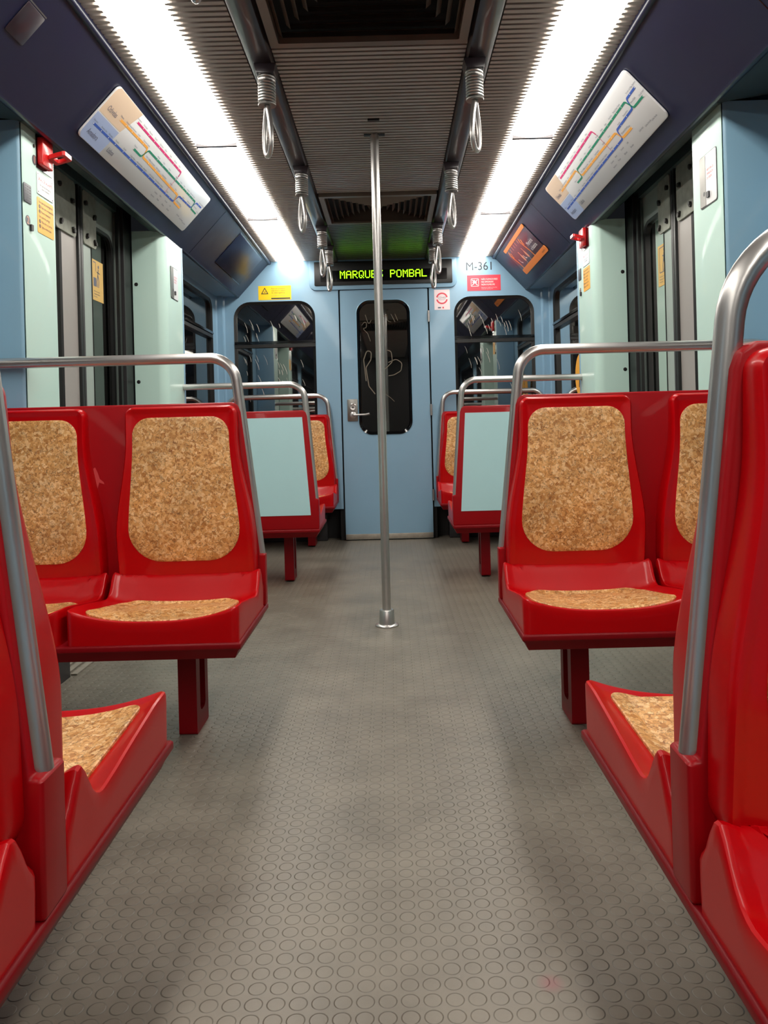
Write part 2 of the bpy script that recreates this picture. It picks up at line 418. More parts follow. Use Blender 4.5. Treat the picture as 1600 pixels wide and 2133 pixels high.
# dark rails either side of the centre panel
for i, s in enumerate((-1, 1)):
    mb = MB()
    prof = [(.325, 2.135), (.325, 2.112), (.334, 2.098), (.350, 2.093), (.395, 2.095), (.410, 2.104), (.415, 2.118), (.415, 2.135)]
    mb.prism([(s*a, b) for a, b in prof], lambda a, b, h: (a, h, b), YB, D-.002, 'channel')
    struct(mb.build('trim_%d' % (i+1), smooth=True))

# overhead panels
for i, s in enumerate((-1, 1)):
    mb = MB()
    prof = [(CT[0]-.004, CT[1]+.03), (CT[0]-.012, CT[1]+.006)]
    for k in range(7):
        a = math.radians(170-20*k); prof.append((CT[0]+.006+.014*math.cos(a-.9+PI*.0), CT[1]-.004-.014*abs(math.sin(a))))
    prof = [(.838, 2.14), (.834, 2.118)] + [(.846-.013*math.cos(math.radians(a)), 2.104-.013*math.sin(math.radians(a))) for a in range(-10, 131, 14)] + [(.864, 2.0866), CB, (1.079, 1.853), (1.088, 1.850), (1.098, 1.853), (1.30, 2.04), (1.30, 2.14)]
    mb.prism([(s*a, b) for a, b in prof], lambda a, b, h: (a, h, b), YB, D, 'navy')
    ob = struct(mb.build('trim_%d' % (i+3), smooth=True), 'sloping dark navy overhead panel along the %s side' % ('left' if s < 0 else 'right'), 'panel')
    # joint seams
    mb = MB()
    A = Art((s*CB[0], 0, CB[1]), (0, 1 if s < 0 else -1, 0), (-s*(CB[0]-CT[0]), 0, CT[1]-CB[1]))
    for yy in (2.02, 4.44):
        q = yy if s < 0 else -yy
        A.panel(mb, [(q-.0015, .0), (q+.0015, .0), (q+.0015, .325), (q-.0015, .325)], -.001, .0008, 'blackgloss')
    mb.build('seam', ob)

def side_map(s):
    """surface on a side wall: a runs along +y, b up, h towards the aisle"""
    return lambda X: (lambda a, b, h: (s*(X-h), a, b))

for s, nm in ((-1, 'left'), (1, 'right')):
    mb = MB()
    mp = side_map(s)
    # seating bay near the viewer
    NW = [rrect(a_, b_, .80, 1.80, .10) for a_, b_ in ((.10, 2.34), (-2.45, -.35))]
    add_plate(mb, [(YB, 0), (2.78, 0), (2.78, 2.14), (YB, 2.14)], NW, mp(1.34), -.02, 0, 'bluedeep')
    # far bay with its window opening
    add_plate(mb, [(4.28, 0), (D, 0), (D, 1.9), (4.28, 1.9)], [rrect(4.52, 5.76, .80, 1.815, .09)], mp(1.247), -.03, 0, 'blue')
    mb.box(*sorted((s*1.20, s*1.25)), D-.05, D, .24, 1.86, 'blue')
    ob = struct(mb.build('wall_%s' % nm))
    # soffits
    mb = MB()
    for (y0, y1, key, zz) in ((YB, 2.52, 'soffit', 1.885), (4.30, D, 'bluedeep', 1.853)):
        mb.prism([(s*1.085, 1.862), (s*1.30, zz+.005), (s*1.345, zz+.005), (s*1.345, zz+.03), (s*1.085, 1.885)], lambda a, b, h: (a, h, b), y0, y1, key)
    mb.prism([(s*1.085, 1.858), (s*1.15, 1.872), (s*1.20, 1.915), (s*1.20, 1.935), (s*1.14, 1.9), (s*1.085, 1.88)], lambda a, b, h: (a, h, b), 2.52, 4.30, 'soffit')
    struct(mb.build('trim_%d' % (5 if s < 0 else 6), smooth=True))
    mb = MB(); mb.box(*sorted((s*1.20, s*1.246)), D-.06, D-.045, .24, 1.86, 'blue')

# end wall with openings for two windows and the door
EW = lambda a, b, h: (a, D-h, b)
WIN = {1: (-1.125, -.512), 2: (.535, 1.138)}
mb = MB()
holes = [rrect(x0, x1, .80, 1.816, .125) for x0, x1 in WIN.values()]
add_plate(mb, [(-1.27, .24), (-.334, .24), (-.334, 1.893), (.350, 1.893), (.350, .24), (1.27, .24), (1.27, 2.15), (-1.27, 2.15)], holes, EW, -.03, 0, 'blue')
for s in (-1, 1):
    mb.prism([(s*1.19, D), (s*1.247, D-.06), (s*1.26, D)], lambda a, b, h: (a, b, h), .24, 1.88, 'blue')
struct(mb.build('wall_back'), 'light blue end wall of the coach', 'wall')
# dark recess under the end wall
mb = MB(); mb.box(-1.34, 1.34, D+.16, D+.18, 0, .30, 'dark'); mb.box(-.36, .37, D+.035, D+.05, 0, 2.0, 'dark')
struct(mb.build('wall_back_recess'))
# wall closing the coach behind the viewer
mb = MB(); mb.box(-1.36, 1.36, YB-.03, YB, 0, 2.16, 'dark'); struct(mb.build('wall_front'))

def window(name, outer, mapf, ztr, zb, x0, x1, bar_key='blackgloss', scratches=None, glass='glass'):
    """outer rounded opening outline; transom at ztr"""
    mb = MB()
    n = len(outer); c = Vector((sum(p[0] for p in outer)/n, sum(p[1] for p in outer)/n))
    P = [Vector(p) for p in outer]; inn = []
    area = sum(P[i].x*P[(i+1) % n].y-P[(i+1) % n].x*P[i].y for i in range(n)); sg = 1 if area > 0 else -1
    for i in range(n):
        t = (P[(i+1) % n]-P[i-1]).normalized(); inn.append(tuple(P[i]+Vector((-t.y, t.x))*sg*.020))
    for (oa, ia, h0, h1) in ((outer, inn, -.028, -.006),):
        for i in range(n):
            j = (i+1) % n
            mb.face([mapf(*oa[i], .001), mapf(*oa[j], .001), mapf(*ia[j], -.008), mapf(*ia[i], -.008)], 'black')
            mb.face([mapf(*ia[i], -.008), mapf(*ia[j], -.008), mapf(*ia[j], -.03), mapf(*ia[i], -.03)], 'black')
            mb.face([mapf(*oa[i], .001), mapf(*oa[j], .001), mapf(*oa[j], -.03), mapf(*oa[i], -.03)], 'black')
    root = struct(mb.build(name, smooth=True))
    mg = MB(); up = [p for p in outer]
    lo = x0+.004; hi = x1-.004
    mg.face([mapf(a, b, -.024) for a, b in outer], glass)
    mg.build('pane', root)
    if ztr:
        mt = MB()
        mt.prism([(lo, ztr-.030), (hi, ztr-.030), (hi, ztr-.006), (lo, ztr-.006)], mapf, -.024, .004, 'black')
        mt.prism([(lo, ztr-.002), (hi, ztr-.002), (hi, ztr+.008), (lo, ztr+.008)], mapf, -.024, .010, bar_key)
        mt.prism([(lo, ztr+.011), (hi, ztr+.011), (hi, ztr+.017), (lo, ztr+.017)], mapf, -.024, .006, bar_key)
        mt.build('transom', root)
    if scratches:
        ms = MB()
        for (a, b, l, sl, w) in scratches:
            pts = [(a+sl*l*t+.12*l*math.sin(t*2.2), b-l*t) for t in (0, .25, .5, .75, 1)]
            for i in range(4):
                ww = w*(.5+.5*math.sin((i+.5)/4*PI))
                p, q = pts[i], pts[i+1]
                ms.face([mapf(p[0]-ww, p[1], -.0225), mapf(p[0]+ww, p[1], -.0225), mapf(q[0]+ww, q[1], -.0225), mapf(q[0]-ww, q[1], -.0225)], 'scratchlight')
        ms.build('scratch_marks', root)['kind'] = 'stuff'
    return root
rs = random.Random(3)
def mk_scr(x0, x1, n=34):
    o = []
    for _ in range(n):
        o.append((rs.uniform(x0+.06, x1-.1), rs.choice([rs.uniform(1.22, 1.46), rs.uniform(1.1, 1.45), rs.uniform(1.55, 1.72)]), rs.uniform(.03, .085), rs.uniform(.1, .3), rs.uniform(.0009, .0018)))
    return o
for k, (x0, x1) in WIN.items():
    window('window_%d' % k, rrect(x0, x1, .80, 1.816, .125), EW, 1.50, .8, x0, x1, scratches=mk_scr(x0, x1))
for s, k in ((-1, 3), (1, 4)):
    window('window_%d' % k, rrect(4.52, 5.76, .80, 1.815, .09), side_map(s)(1.247), 1.56, .8, 4.53, 5.75, glass='sideglass')

for s, k in ((-1, 5), (1, 7)):
    for j_, (a_, b_) in enumerate(((.10, 2.34), (-2.45, -.35))):
        window('window_%d' % (k+j_), rrect(a_, b_, .80, 1.80, .10), side_map(s)(1.34), 1.56, .8, a_, b_, glass='sideglass')
# wavy steel guard bars seen through the lower end windows
for k, (x0, x1) in WIN.items():
    mb = MB()
    for j, zz in enumerate((.865, .905, .95, .985)):
        mb.tube([(x0+.02+(x1-x0-.04)*t/12, D-.012, zz+.005*math.sin(t*.8+j)) for t in range(13)], .0035, 'steeldull', seg=6)
    mb.build('guard_bars', bpy.data.objects['window_%d' % k], smooth=True)

# ------------------------------------------------------------------ end door
mb = MB()
DL, DR = -.322, .338
add_plate(mb, rrect(DL, DR, .006, 1.884, .006, 2), [rrect(-.206, .208, .787, 1.811, .105)], EW, -.03, .004, 'blue')
door = struct(mb.build('door_1', bevel=0), 'light blue end door with tall rounded window', 'door')
mb = MB(); out = rrect(-.206, .208, .787, 1.811, .105, 10); n = len(out)
P = [Vector(p) for p in out]
def inset(P, d):
    o = []; n = len(P)
    for i in range(n):
        t = (P[(i+1) % n]-P[i-1]).normalized(); o.append(P[i]+Vector((-t.y, t.x))*d)
    return o
prev = None
for d_, h_ in ((0, .0045), (.006, .008), (.014, .004), (.026, -.012), (.030, -.026)):
    cur = inset(P, d_)
    if prev:
        for i in range(n):
            j = (i+1) % n; mb.face([EW(*prev[0][i], prev[1]), EW(*prev[0][j], prev[1]), EW(*cur[j], h_), EW(*cur[i], h_)], 'blackgloss' if d_ > .008 else 'bluedeep')
    prev = (cur, h_)
mb.build('window_gasket', door, smooth=True)
mb = MB(); mb.face([EW(a, b, -.020) for a, b in out], 'glass'); mb.build('pane', door)
# loops scratched into the door glass
mb = MB()
EA = Art((0, D+.0185, 0), (1, 0, 0), (0, 0, 1))
def scr(pts, w=.004):
    P_ = [Vector((a, b, 0)) for a, b in pts]; q = fillet(P_, .03, 6); EA.line(mb, [(v.x, v.y) for v in q], w, 0, 'scratch')
scr([(-.14, 1.20), (-.155, 1.36), (-.13, 1.43), (-.095, 1.42), (-.10, 1.36), (-.14, 1.30), (-.12, 1.16), (-.075, 1.10)], .007)
scr([(.02, 1.43), (.055, 1.42), (.062, 1.34), (.02, 1.30), (-.01, 1.28)], .006)
scr([(.03, 1.335), (.09, 1.36), (.135, 1.33), (.125, 1.27), (.07, 1.24), (.03, 1.235)], .006)
scr([(-.165, 1.62), (-.13, 1.66), (-.125, 1.60), (-.16, 1.60), (-.12, 1.56), (-.10, 1.50)], .004)
scr([(-.135, 1.70), (-.11, 1.62), (-.09, 1.66)], .004)
scr([(.0, 1.68), (.03, 1.70), (.03, 1.65), (.06, 1.64)], .004); scr([(.06, 1.70), (.09, 1.64)], .004); scr([(.09, 1.70), (.11, 1.65)], .004)
scr([(0, 1.10), (.04, 1.07), (.07, 1.04)], .003)
mb.build('scratched_loops', door)
mb = MB(); mb.prism(rrect(-.286, -.208, .898, 1.064, .007, 3), EW, .004, .010, 'steeldull'); esc = mb.build('lock_plate', door, bevel=.001)
def yl(prof, x, z, key, mbx, y0):       # little lathe turned towards the viewer
    seg = 24; vs = []; fs = []
    for r, h in prof:
        for q in range(seg): a = 2*PI*q/seg; vs.append((x+r*math.cos(a), y0-h, z+r*math.sin(a)))
    for i in range(len(prof)-1):
        for q in range(seg): fs.append((i*seg+q, i*seg+(q+1) % seg, (i+1)*seg+(q+1) % seg, (i+1)*seg+q))
    fs.append(tuple((len(prof)-1)*seg+q for q in range(seg)))
    mbx.raw(vs, fs, key)
mb = MB(); yl([(.026, .010), (.026, .017), (.022, .020), (.014, .019), (.013, .015), (.009, .015)], -.244, 1.006, 'steel', mb, D); yl([(.006, .010), (.006, .018), (.001, .018)], -.244, 1.003, 'black', mb, D)
mb.build('lock_cylinder', esc, smooth=True)
mb = MB(); yl([(.025, .010), (.025, .017), (.021, .020), (.011, .020), (.011, .040)], -.244, .944, 'steel', mb, D)
mb.tube(fillet([(-.244, D-.020, .944), (-.244, D-.052, .944), (-.150, D-.055, .946), (-.122, D-.050, .952)], .012, 5), .0075, 'steel', seg=12)
mb.build('lever_handle', esc, smooth=True)
for zz in (1.674, .970, .33):
    mb = MB(); mb.box(.336, .352, D-.014, D-.003, zz-.042, zz+.042, 'steeldull'); mb.tube([(.345, D-.013, zz-.042), (.345, D-.013, zz+.042)], .006, 'steel', seg=10); mb.build('hinge', door, smooth=True)
mb = MB(); mb.box(DL+.002, DR-.002, D-.010, D-.0045, .008, .048, 'kick'); mb.build('kick_plate', door, bevel=.001)

# ------------------------------------------------------------------ destination display
t = thing('destination_display', (0, D, 1.885), 'black destination board with green dot lettering above the end door', 'sign')
mb = MB(); mb.prism(rrect(-.548, .562, 1.888, 2.125, (.05, .05, .004, .004), 6), EW, .0005, .016, 'blue'); mb.build('housing', t, bevel=.004)
mb = MB(); mb.prism(rrect(-.508, .528, 1.920, 2.098, .006, 3), EW, .0165, .024, 'black'); mb.build('black_panel', t, bevel=.002)
mb = MB(); mb.prism(rrect(-.462, .488, 1.948, 2.030, .006, 3), EW, .0245, .028, 'blackgloss'); mb.build('screen', t)
FONT = {'M': ["10001", "11011", "10101", "10101", "10001", "10001", "10001"], 'A': ["01110", "10001", "10001", "11111", "10001", "10001", "10001"],
 'R': ["11110", "10001", "10001", "11110", "10100", "10010", "10001"], 'Q': ["01110", "10001", "10001", "10001", "10101", "10010", "01101"],
 'U': ["10001", "10001", "10001", "10001", "10001", "10001", "01110"], 'E': ["11111", "10000", "10000", "11110", "10000", "10000", "11111"],
 'S': ["01111", "10000", "10000", "01110", "00001", "00001", "11110"], 'P': ["11110", "10001", "10001", "11110", "10000", "10000", "10000"],
 'O': ["01110", "10001", "10001", "10001", "10001", "10001", "01110"], 'B': ["11110", "10001", "10001", "11110", "10001", "10001", "11110"],
 'L': ["10000", "10000", "10000", "10000", "10000", "10000", "11111"], ' ': ["00000"]*7}
mb = MB(); pt = .652/83
for ci, ch in enumerate("MARQUES POMBAL"):
    for r, row in enumerate(FONT[ch]):
        for c_, b_ in enumerate(row):
            if b_ == '1':
                x = -.315+(ci*6+c_)*pt; z = 2.019-r*pt*1.05
                mb.prism([(x, z), (x+pt*.86, z), (x+pt*.86, z+pt*.86), (x, z+pt*.86)], EW, .0282, .0286, 'led')
mb.build('lettering', t, merge=False)

# ------------------------------------------------------------------ lamps
LENS = lambda s: [(s*.592, CZ+.012)] + [(s*(.592+.192*k/10), CZ-.004-.016*(1-((k-5)/5)**2)) for k in range(11)] + [(s*.784, CZ+.012)]
joints = [-.24, .98, 2.205, 3.43, 4.655, D-.01]
for s, side in ((-1, 'left'), (1, 'right')):
    for i in range(len(joints)-1):
        y0, y1 = joints[i]+.007, joints[i+1]-.007
        if i == 0: lab = 'white strip lamp of the %s row, behind the viewer' % side
        else: lab = 'white strip lamp of the %s ceiling row, %s' % (side, ['nearest the viewer', 'second from the viewer', 'over the side doors', 'touching the end wall'][i-1])
        t = thing('ceiling_lamp', (s*.69, (y0+y1)/2, CZ), lab, 'lamp', 'strip lamps in the ribbed ceiling')
        mb = MB(); mb.prism(LENS(s), lambda a, b, h: (a, h, b), y0, y1, 'lamp'); mb.build('diffuser', t, smooth=True)
        mb = MB(); mb.box(*sorted((s*.600, s*.776)), y0-.0150, y0+.0030, CZ-.0225, CZ+.01, 'channel'); mb.build('end_strip', t)
# hidden-from-view part of the row: the lamps behind the viewer that light the car there
for s in (-1, 1):
    mb = MB(); mb.prism(LENS(s), lambda a, b, h: (a, h, b), YB+.1, -.26, 'lamp')
    tag(mb.build('ceiling_lamp'), 'long white strip lamp at the rear of the %s ceiling row' % ('left' if s < 0 else 'right'), 'lamp', 'strip lamps in the ribbed ceiling')

# ------------------------------------------------------------------ ceiling vents
for (y0, y1), lab in zip(VENTS, ('large dark square air vent in the ceiling nearest the viewer', 'smaller dark louvred air vent in front of the destination board')):
    t = thing('ceiling_vent', (0, (y0+y1)/2, CZ), lab, 'vent', 'air vents in the centre ceiling')
    mb = MB(); W = .318; fr = .028
    outer = rrect(-W, W, y0, y1, .004, 1); hole = rrect(-W+fr, W-fr, y0+fr, y1-fr, .004, 1)
    add_plate(mb, outer, [hole], lambda a, b, h: (a, b, h), CZ-.022, CZ+.01, 'vent'); mb.build('frame', t, bevel=0)
    mb = MB(); cy = (y0+y1)/2; hy = (y1-y0)/2-fr; hx = W-fr; N_ = 9
    for k in range(N_):
        f0 = 1-k/N_; f1 = f0-.55/N_
        z0 = CZ-.016+.001*k; z1 = z0+.028
        o_ = [(-hx*f0, cy-hy*f0), (hx*f0, cy-hy*f0), (hx*f0, cy+hy*f0), (-hx*f0, cy+hy*f0)]
        i_ = [(-hx*f1, cy-hy*f1), (hx*f1, cy-hy*f1), (hx*f1, cy+hy*f1), (-hx*f1, cy+hy*f1)]
        for a in range(4):
            b = (a+1) % 4
            mb.face([(*o_[a], z1), (*o_[b], z1), (*i_[b], z0), (*i_[a], z0)], 'vent')
            mb.face([(*o_[a], z1), (*o_[b], z1), (o_[b][0]*.985, cy+(o_[b][1]-cy)*.985, z1), (o_[a][0]*.985, cy+(o_[a][1]-cy)*.985, z1)], 'vent')
    mb.build('louvres', t)

# ------------------------------------------------------------------ pole
t = thing('grab_pole', (0, 3.385, 0), 'tall steel pole standing in the aisle before the end door', 'pole')
mb = MB(); mb.lathe([(.0185, .03), (.0185, 2.112)], (0, 3.385, 0), 'steel', 28); mb.build('pole', t, smooth=True)
mb = MB(); mb.lathe([(.050, 0), (.050, .005), (.047, .008), (.034, .010), (.033, .014), (.031, .066), (.028, .070), (.0187, .071)], (0, 3.385, 0), 'steel', 32); mb.build('base_flange', t, smooth=True)
mb = MB(); mb.box(-.045, .045, 3.372, 3.398, CZ-.007, CZ+.02, 'black'); mb.build('ceiling_bracket', t)
mb = MB(); mb.box(-.024, .024, 3.213, 3.229, CZ-.007, CZ+.02, 'black'); mb.build('ceiling_socket', t)

# ------------------------------------------------------------------ grab handles
posn = ['first and nearest of five', 'second of five from the viewer', 'third of five from the viewer', 'fourth of five from the viewer', 'last of five, next to the display']
for s, side in ((-1, 'left'), (1, 'right')):
    for i, yy in enumerate((1.70, 2.69, 3.74, 4.85, 5.38)):
        x = s*.355
        t = thing('hanging_strap', (x, yy, 2.09), 'steel spring hanging strap on the %s ceiling rail, %s' % (side, posn[i]), 'strap', 'spring hanging straps under the ceiling rails')
        mb = MB(); mb.prism([(-.038, 2.094), (.038, 2.094), (.030, 2.060), (-.030, 2.060)], lambda a, b, h: (x+a, yy+h, b), -.035, .035, 'channel'); mb.build('bracket', t, bevel=.002)
        mb = MB(); nt_ = 9.5; pts = []
        for k in range(int(nt_*16)+1):
            a = 2*PI*k/16; pts.append((x+.0265*math.cos(a), yy+.0265*math.sin(a), 2.064-k/(nt_*16)*.095))
        mb.tube(pts, .0046, 'steel', seg=8); mb.lathe([(.022, 1.966), (.022, 2.062)], (x, yy, 0), 'black', 16); mb.build('spring', t, smooth=True)
        mb = MB(); pts = []; ang = math.radians(62)*s
        hw = .034; ring = []
        for k in range(48):
            th_ = 2*PI*k/48; c_ = (1-math.cos(th_))/2; ring.append((hw*1.25*math.sin(th_)*max(1e-4, c_)**.55, 1.970-.178*c_))
        pts = [(x+a*math.cos(ang), yy+a*math.sin(ang), b) for a, b in ring]
        mb.tube(pts, .0088, 'steel', seg=12, closed=True); mb.lathe([(.030, 1.962), (.031, 1.966), (.029, 1.970)], (x, yy, 0), 'steeldull', 20); mb.build('loop', t, smooth=True)

# ------------------------------------------------------------------ benches
def seat_outline(u0, u1, v0, v1): return dense(rrect(u0, u1, v0, v1, (.020, .020, .012, .012), 6), .012)
def lerp_tab(t, tab):
    for (a, x), (b, y_) in zip(tab, tab[1:]):
        if t <= b:
            k = (t-a)/(b-a); k = k*k*(3-2*k) if False else k; return x+(y_-x)*k
    return tab[-1][1]
CEN = [(0, .364), (.12, .352), (.3, .343), (.6, .335), (.70, .338), (.78, .354), (.84, .392), (.885, .420), (.93, .424), (1, .40)]
RIM = [(0, .399), (.15, .397), (.4, .383), (.6, .370), (.72, .364), (.78, .377), (.83, .412), (.87, .436), (.91, .424), (.95, .380), (1, .366)]
def smooth_tab(t, tab):
    h = .022; return (lerp_tab(max(0, t-h), tab)+lerp_tab(t, tab)*2+lerp_tab(min(1, t+h), tab))/4
def seat_h(u, v, u0, u1, vd):
    tt = min(1, max(0, v/vd)); s_ = min(1, abs(2*(u-u0)/(u1-u0)-1))
    w = s_**2.6
    c = smooth_tab(tt, CEN); r = smooth_tab(tt, RIM); return c+(r-c)*w
def shell_hw(z, a=.172, b=.205):
    if z > .84: return a
    if z < .52: return b
    k = (.84-z)/.32; k = k*k*(3-2*k); return a+(b-a)*k
def back_outline(uc, a, b, z0, z1, rt, rb):
    pts = []
    N2 = 26
    right = [(z0+rb+(z1-rt-z0-rb)*k/N2) for k in range(N2+1)]
    hb = shell_hw(z0+rb, a, b); ht = shell_hw(z1-rt, a, b)
    for k in range(8): an = -.5*PI+.5*PI*k/8; pts.append((uc+hb-rb+rb*math.cos(an), z0+rb+rb*math.sin(an)))
    pts += [(uc+shell_hw(z, a, b), z) for z in right]
    for k in range(1, 9): an = .5*PI*k/8; pts.append((uc+ht-rt+rt*math.cos(an), z1-rt+rt*math.sin(an)))
    L_ = [(2*uc-p[0], p[1]) for p in reversed(pts)]
    return dense(pts+L_, .03)

def seat_side(root, side, x0, y0, dr, W, vs, su, zo=0.):
    """two bucket seats of a bench: u outward from the aisle edge, v from seat front to back"""
    def mp(u, v, z): return (side*(x0+u), y0+dr*v, z+zo)
    vd = vs-.004; pitch = .472*su
    def th(z):  # depth of the front surface of the back shell, measured from the spine
        return lerp_tab(z, [(.40, .050), (.55, .060), (.75, .050), (.94, .032)])
    for k in range(2):
        u0 = .001+pitch*k; u1 = u0+.455*su
        mb = MB(); out = seat_outline(u0, u1, 0, vd)
        def ms(u, v, h):
            uu = min(max(u, u0), u1); vv = min(max(v, 0), vd)
            z = .303 if h < -5 else (seat_h(uu, vv, u0, u1, vd)+h)
            return mp(u, v, z)
        mb.pillow(out, [(.001, -9), (.0, -.030), (.0, -.009), (.002, -.003), (.006, 0), (.012, -.0005), (.022, -.004)], ms, 'red', steps=(.96, .92, .87, .81, .74, .66, .56, .44, .3, .15))
        sh = mb.build('seat_shell', root, smooth=True)
        # cork seat pad following the dish
        a0, a1 = u0+.032*su, u1-.032*su
        po = []
        b0, b1 = .030, vd*.745
        base = rrect(a0, a1, b0, b1, (.035, .035, .06, .06), 8)
        um = (a0+a1)/2
        base = [(um+(u-um)*(1-.10*((v-b0)/(b1-b0))), v) for u, v in base]
        po = dense(base, .015)
        mb = MB(); mb.pillow(po, [(0, -.006), (0, .0005), (.002, .003)], ms, 'cork', steps=(.95, .9, .84, .77, .69, .6, .5, .38, .25, .1)); mb.build('cork_seat_pad', sh, smooth=True)
        # back shell
        uc = (u0+u1)/2+.012*su; mb = MB(); out = back_outline(uc, .174*su, .213*su, .385, .937, .028, .045)
        def mk(u, z, h):
            base = th(z); d = base+h if h > -5 else -.001
            return mp(u-.014*su*(.937-z)/.5+.004, vs-max(d, .0005), z)
        mb.pillow(out, [(0, -9), (0, -.014), (.002, -.005), (.006, 0), (.011, -.0005), (.018, -.004), (.025, -.0055)], mk, 'red', steps=(.9, .75, .6, .4, .2))
        bs = mb.build('back_shell', root, smooth=True)
        out = back_outline(uc, .150*su, .172*su, .458, .903, .055, .10)
        mb = MB(); mb.pillow(out, [(0, -.008), (0, -.0035), (.002, -.002)], mk, 'cork', steps=(.93, .85, .7, .5, .3, .12)); mb.build('cork_back_pad', bs, smooth=True)

def bench(name, side, label, fronts, W, spine, lean=.062, panel=None, rail='down', su=1., legs=(), group=None, wall_u=.86, x0=.3725, zo=0., rb=.085):
    ya = min(f[0] for f in fronts); yb = max(f[0] for f in fronts)
    if len(fronts) == 1:
        yf, dr = fronts[0]; ys = sorted((yf, yf+dr*.46)); ya, yb = ys
    root = thing(name, (side*(x0+W/2), (spine[0]+spine[1])/2, 0), label, 'bench', group)
    P3 = lambda u, y, z: (side*(x0+u), y, z+zo)
    for yf, dr in fronts:
        vs = abs((spine[0] if dr > 0 else spine[1])-yf)
        seat_side(root, side, x0, yf, dr, W, vs, su, zo)
    # spine between or behind the backs
    le = lean; UR = .0135; sl = lean/.56
    ue = lambda z: UR+sl*(z-.46)-.003
    prof = [(-.004, .302), (-.004, .462), (-.001, .467), (ue(.466), .467), (ue(.915), .915), (ue(.93)+.006, .936), (ue(.946)+.024, .946), (W-.03, .946), (W-.008, .93), (W-.004, .302)]
    mb = MB(); mb.prism([(a, b) for a, b in prof], lambda a, b, h: P3(a, h, b), spine[0], spine[1], 'redframe'); mb.build('back_frame', root, bevel=.006, seg=3)
    if panel:
        yy = spine[1] if panel > 0 else spine[0]
        mb = MB(); mb.prism([(.040, .379), (W-.06, .379), (W-.06, .909), (.074, .909)], lambda a, b, h: P3(a, yy+panel*h, b), -.001, .003, 'mintpanel'); mb.build('rear_panel', root)
    # base tray
    mb = MB()
    def tray(i, z): return [P3(i-.0, ya+i, z), P3(W-.002, ya+i, z), P3(W-.002, yb-i, z), P3(i-.0, yb-i, z)]
    R = [tray(0, .303), tray(-.004, .299), tray(-.004, .287), tray(.004, .280), tray(.014, .258)]
    for a in range(len(R)-1):
        for b in range(4): c_ = (b+1) % 4; mb.face([R[a][b], R[a][c_], R[a+1][c_], R[a+1][b]], 'reddark')
    mb.face(R[0], 'reddark'); mb.face(R[-1], 'reddark')
    mb.build('seat_tray', root, bevel=.0015)
    # cantilever legs: flat loops of steel
    for (l0, l1) in legs:
        mb = MB()
        out = rrect(l0, l1, 0, .262, .006, 2); hole = rrect(l0+.040, l1-.034, .052, .235, .02, 4)
        add_plate(mb, out, [hole], lambda a, b, h: P3(.157+h, a, b), 0, .052, 'reddark')
        mb.build('leg', root)
    # handrail
    yr = (spine[0]+spine[1])/2; r = .0168
    top = 1.088
    if rail == 'down': path = [(0, .44), (lean, 1.0), (lean+.028, top), (wall_u, top), (wall_u+.02, .93)]
    else: path = [(0, .44), (lean, 1.0), (lean+.028, top), (wall_u, top)]
    k = (path[1][0])/(path[1][1]-.44); 
    pts = [P3(UR+k*.004, yr, .464), P3(UR+k*(top-.46), yr, top)] + [P3(a, yr, b) for a, b in path[3:]]
    mb = MB(); mb.tube(fillet(pts, rb, 12), r, 'steel', seg=20); mb.build('handrail', root, smooth=True)
    return root
G = 'red double seats along both sides'
for s, side in ((-1, 'left'), (1, 'right')):
    bench('back_to_back_bench', s, 'red back-to-back cork bench nearest the viewer on the %s' % side, [(.44, 1), (1.42, -1)], .95, (.898, .962), legs=((.79, .925),), group=G, wall_u=.90, rb=.13)
    bench('double_seat', s, 'red cork double seat facing the viewer in front of the %s side doors' % side, [(2.06, 1)], .94, (2.48, 2.52), panel=1, legs=((2.225, 2.36),), group=G, wall_u=.90)
    bench('double_seat', s, 'red double seat seen from behind, mint rear panel, %s of the aisle' % side, [(4.71, -1)], .865, (4.25, 4.29), lean=.045, panel=-1, su=.915, legs=((4.395, 4.52),), group=G, wall_u=.718, x0=.366, zo=.008, rail='wall')
    bench('double_seat', s, 'red cork double seat against the end wall, %s of the door' % side, [(5.44, 1)], .865, (5.86, 5.90), lean=.045, su=.915, legs=((5.66, 5.80),), group=G, wall_u=.80, x0=.370, zo=.008)

sc_root = [o for o in bpy.data.objects if o.name.startswith('double_seat') and 'in front of the left side doors' in o.get('label', '')][0]
mb = MB(); A = Art((0, 2.4795, 0), (1, 0, 0), (0, 0, 1))
M['scuff'] = mat('pale_scuff', (206, 70, 74), .6)
A.flat(mb, [(-.905, .745), (-.896, .752), (-.888, .735), (-.882, .715), (-.870, .705), (-.868, .698), (-.884, .704), (-.888, .690), (-.892, .675), (-.896, .690), (-.900, .715)], 0, 'scuff'); mb.build('scuff_mark', sc_root)
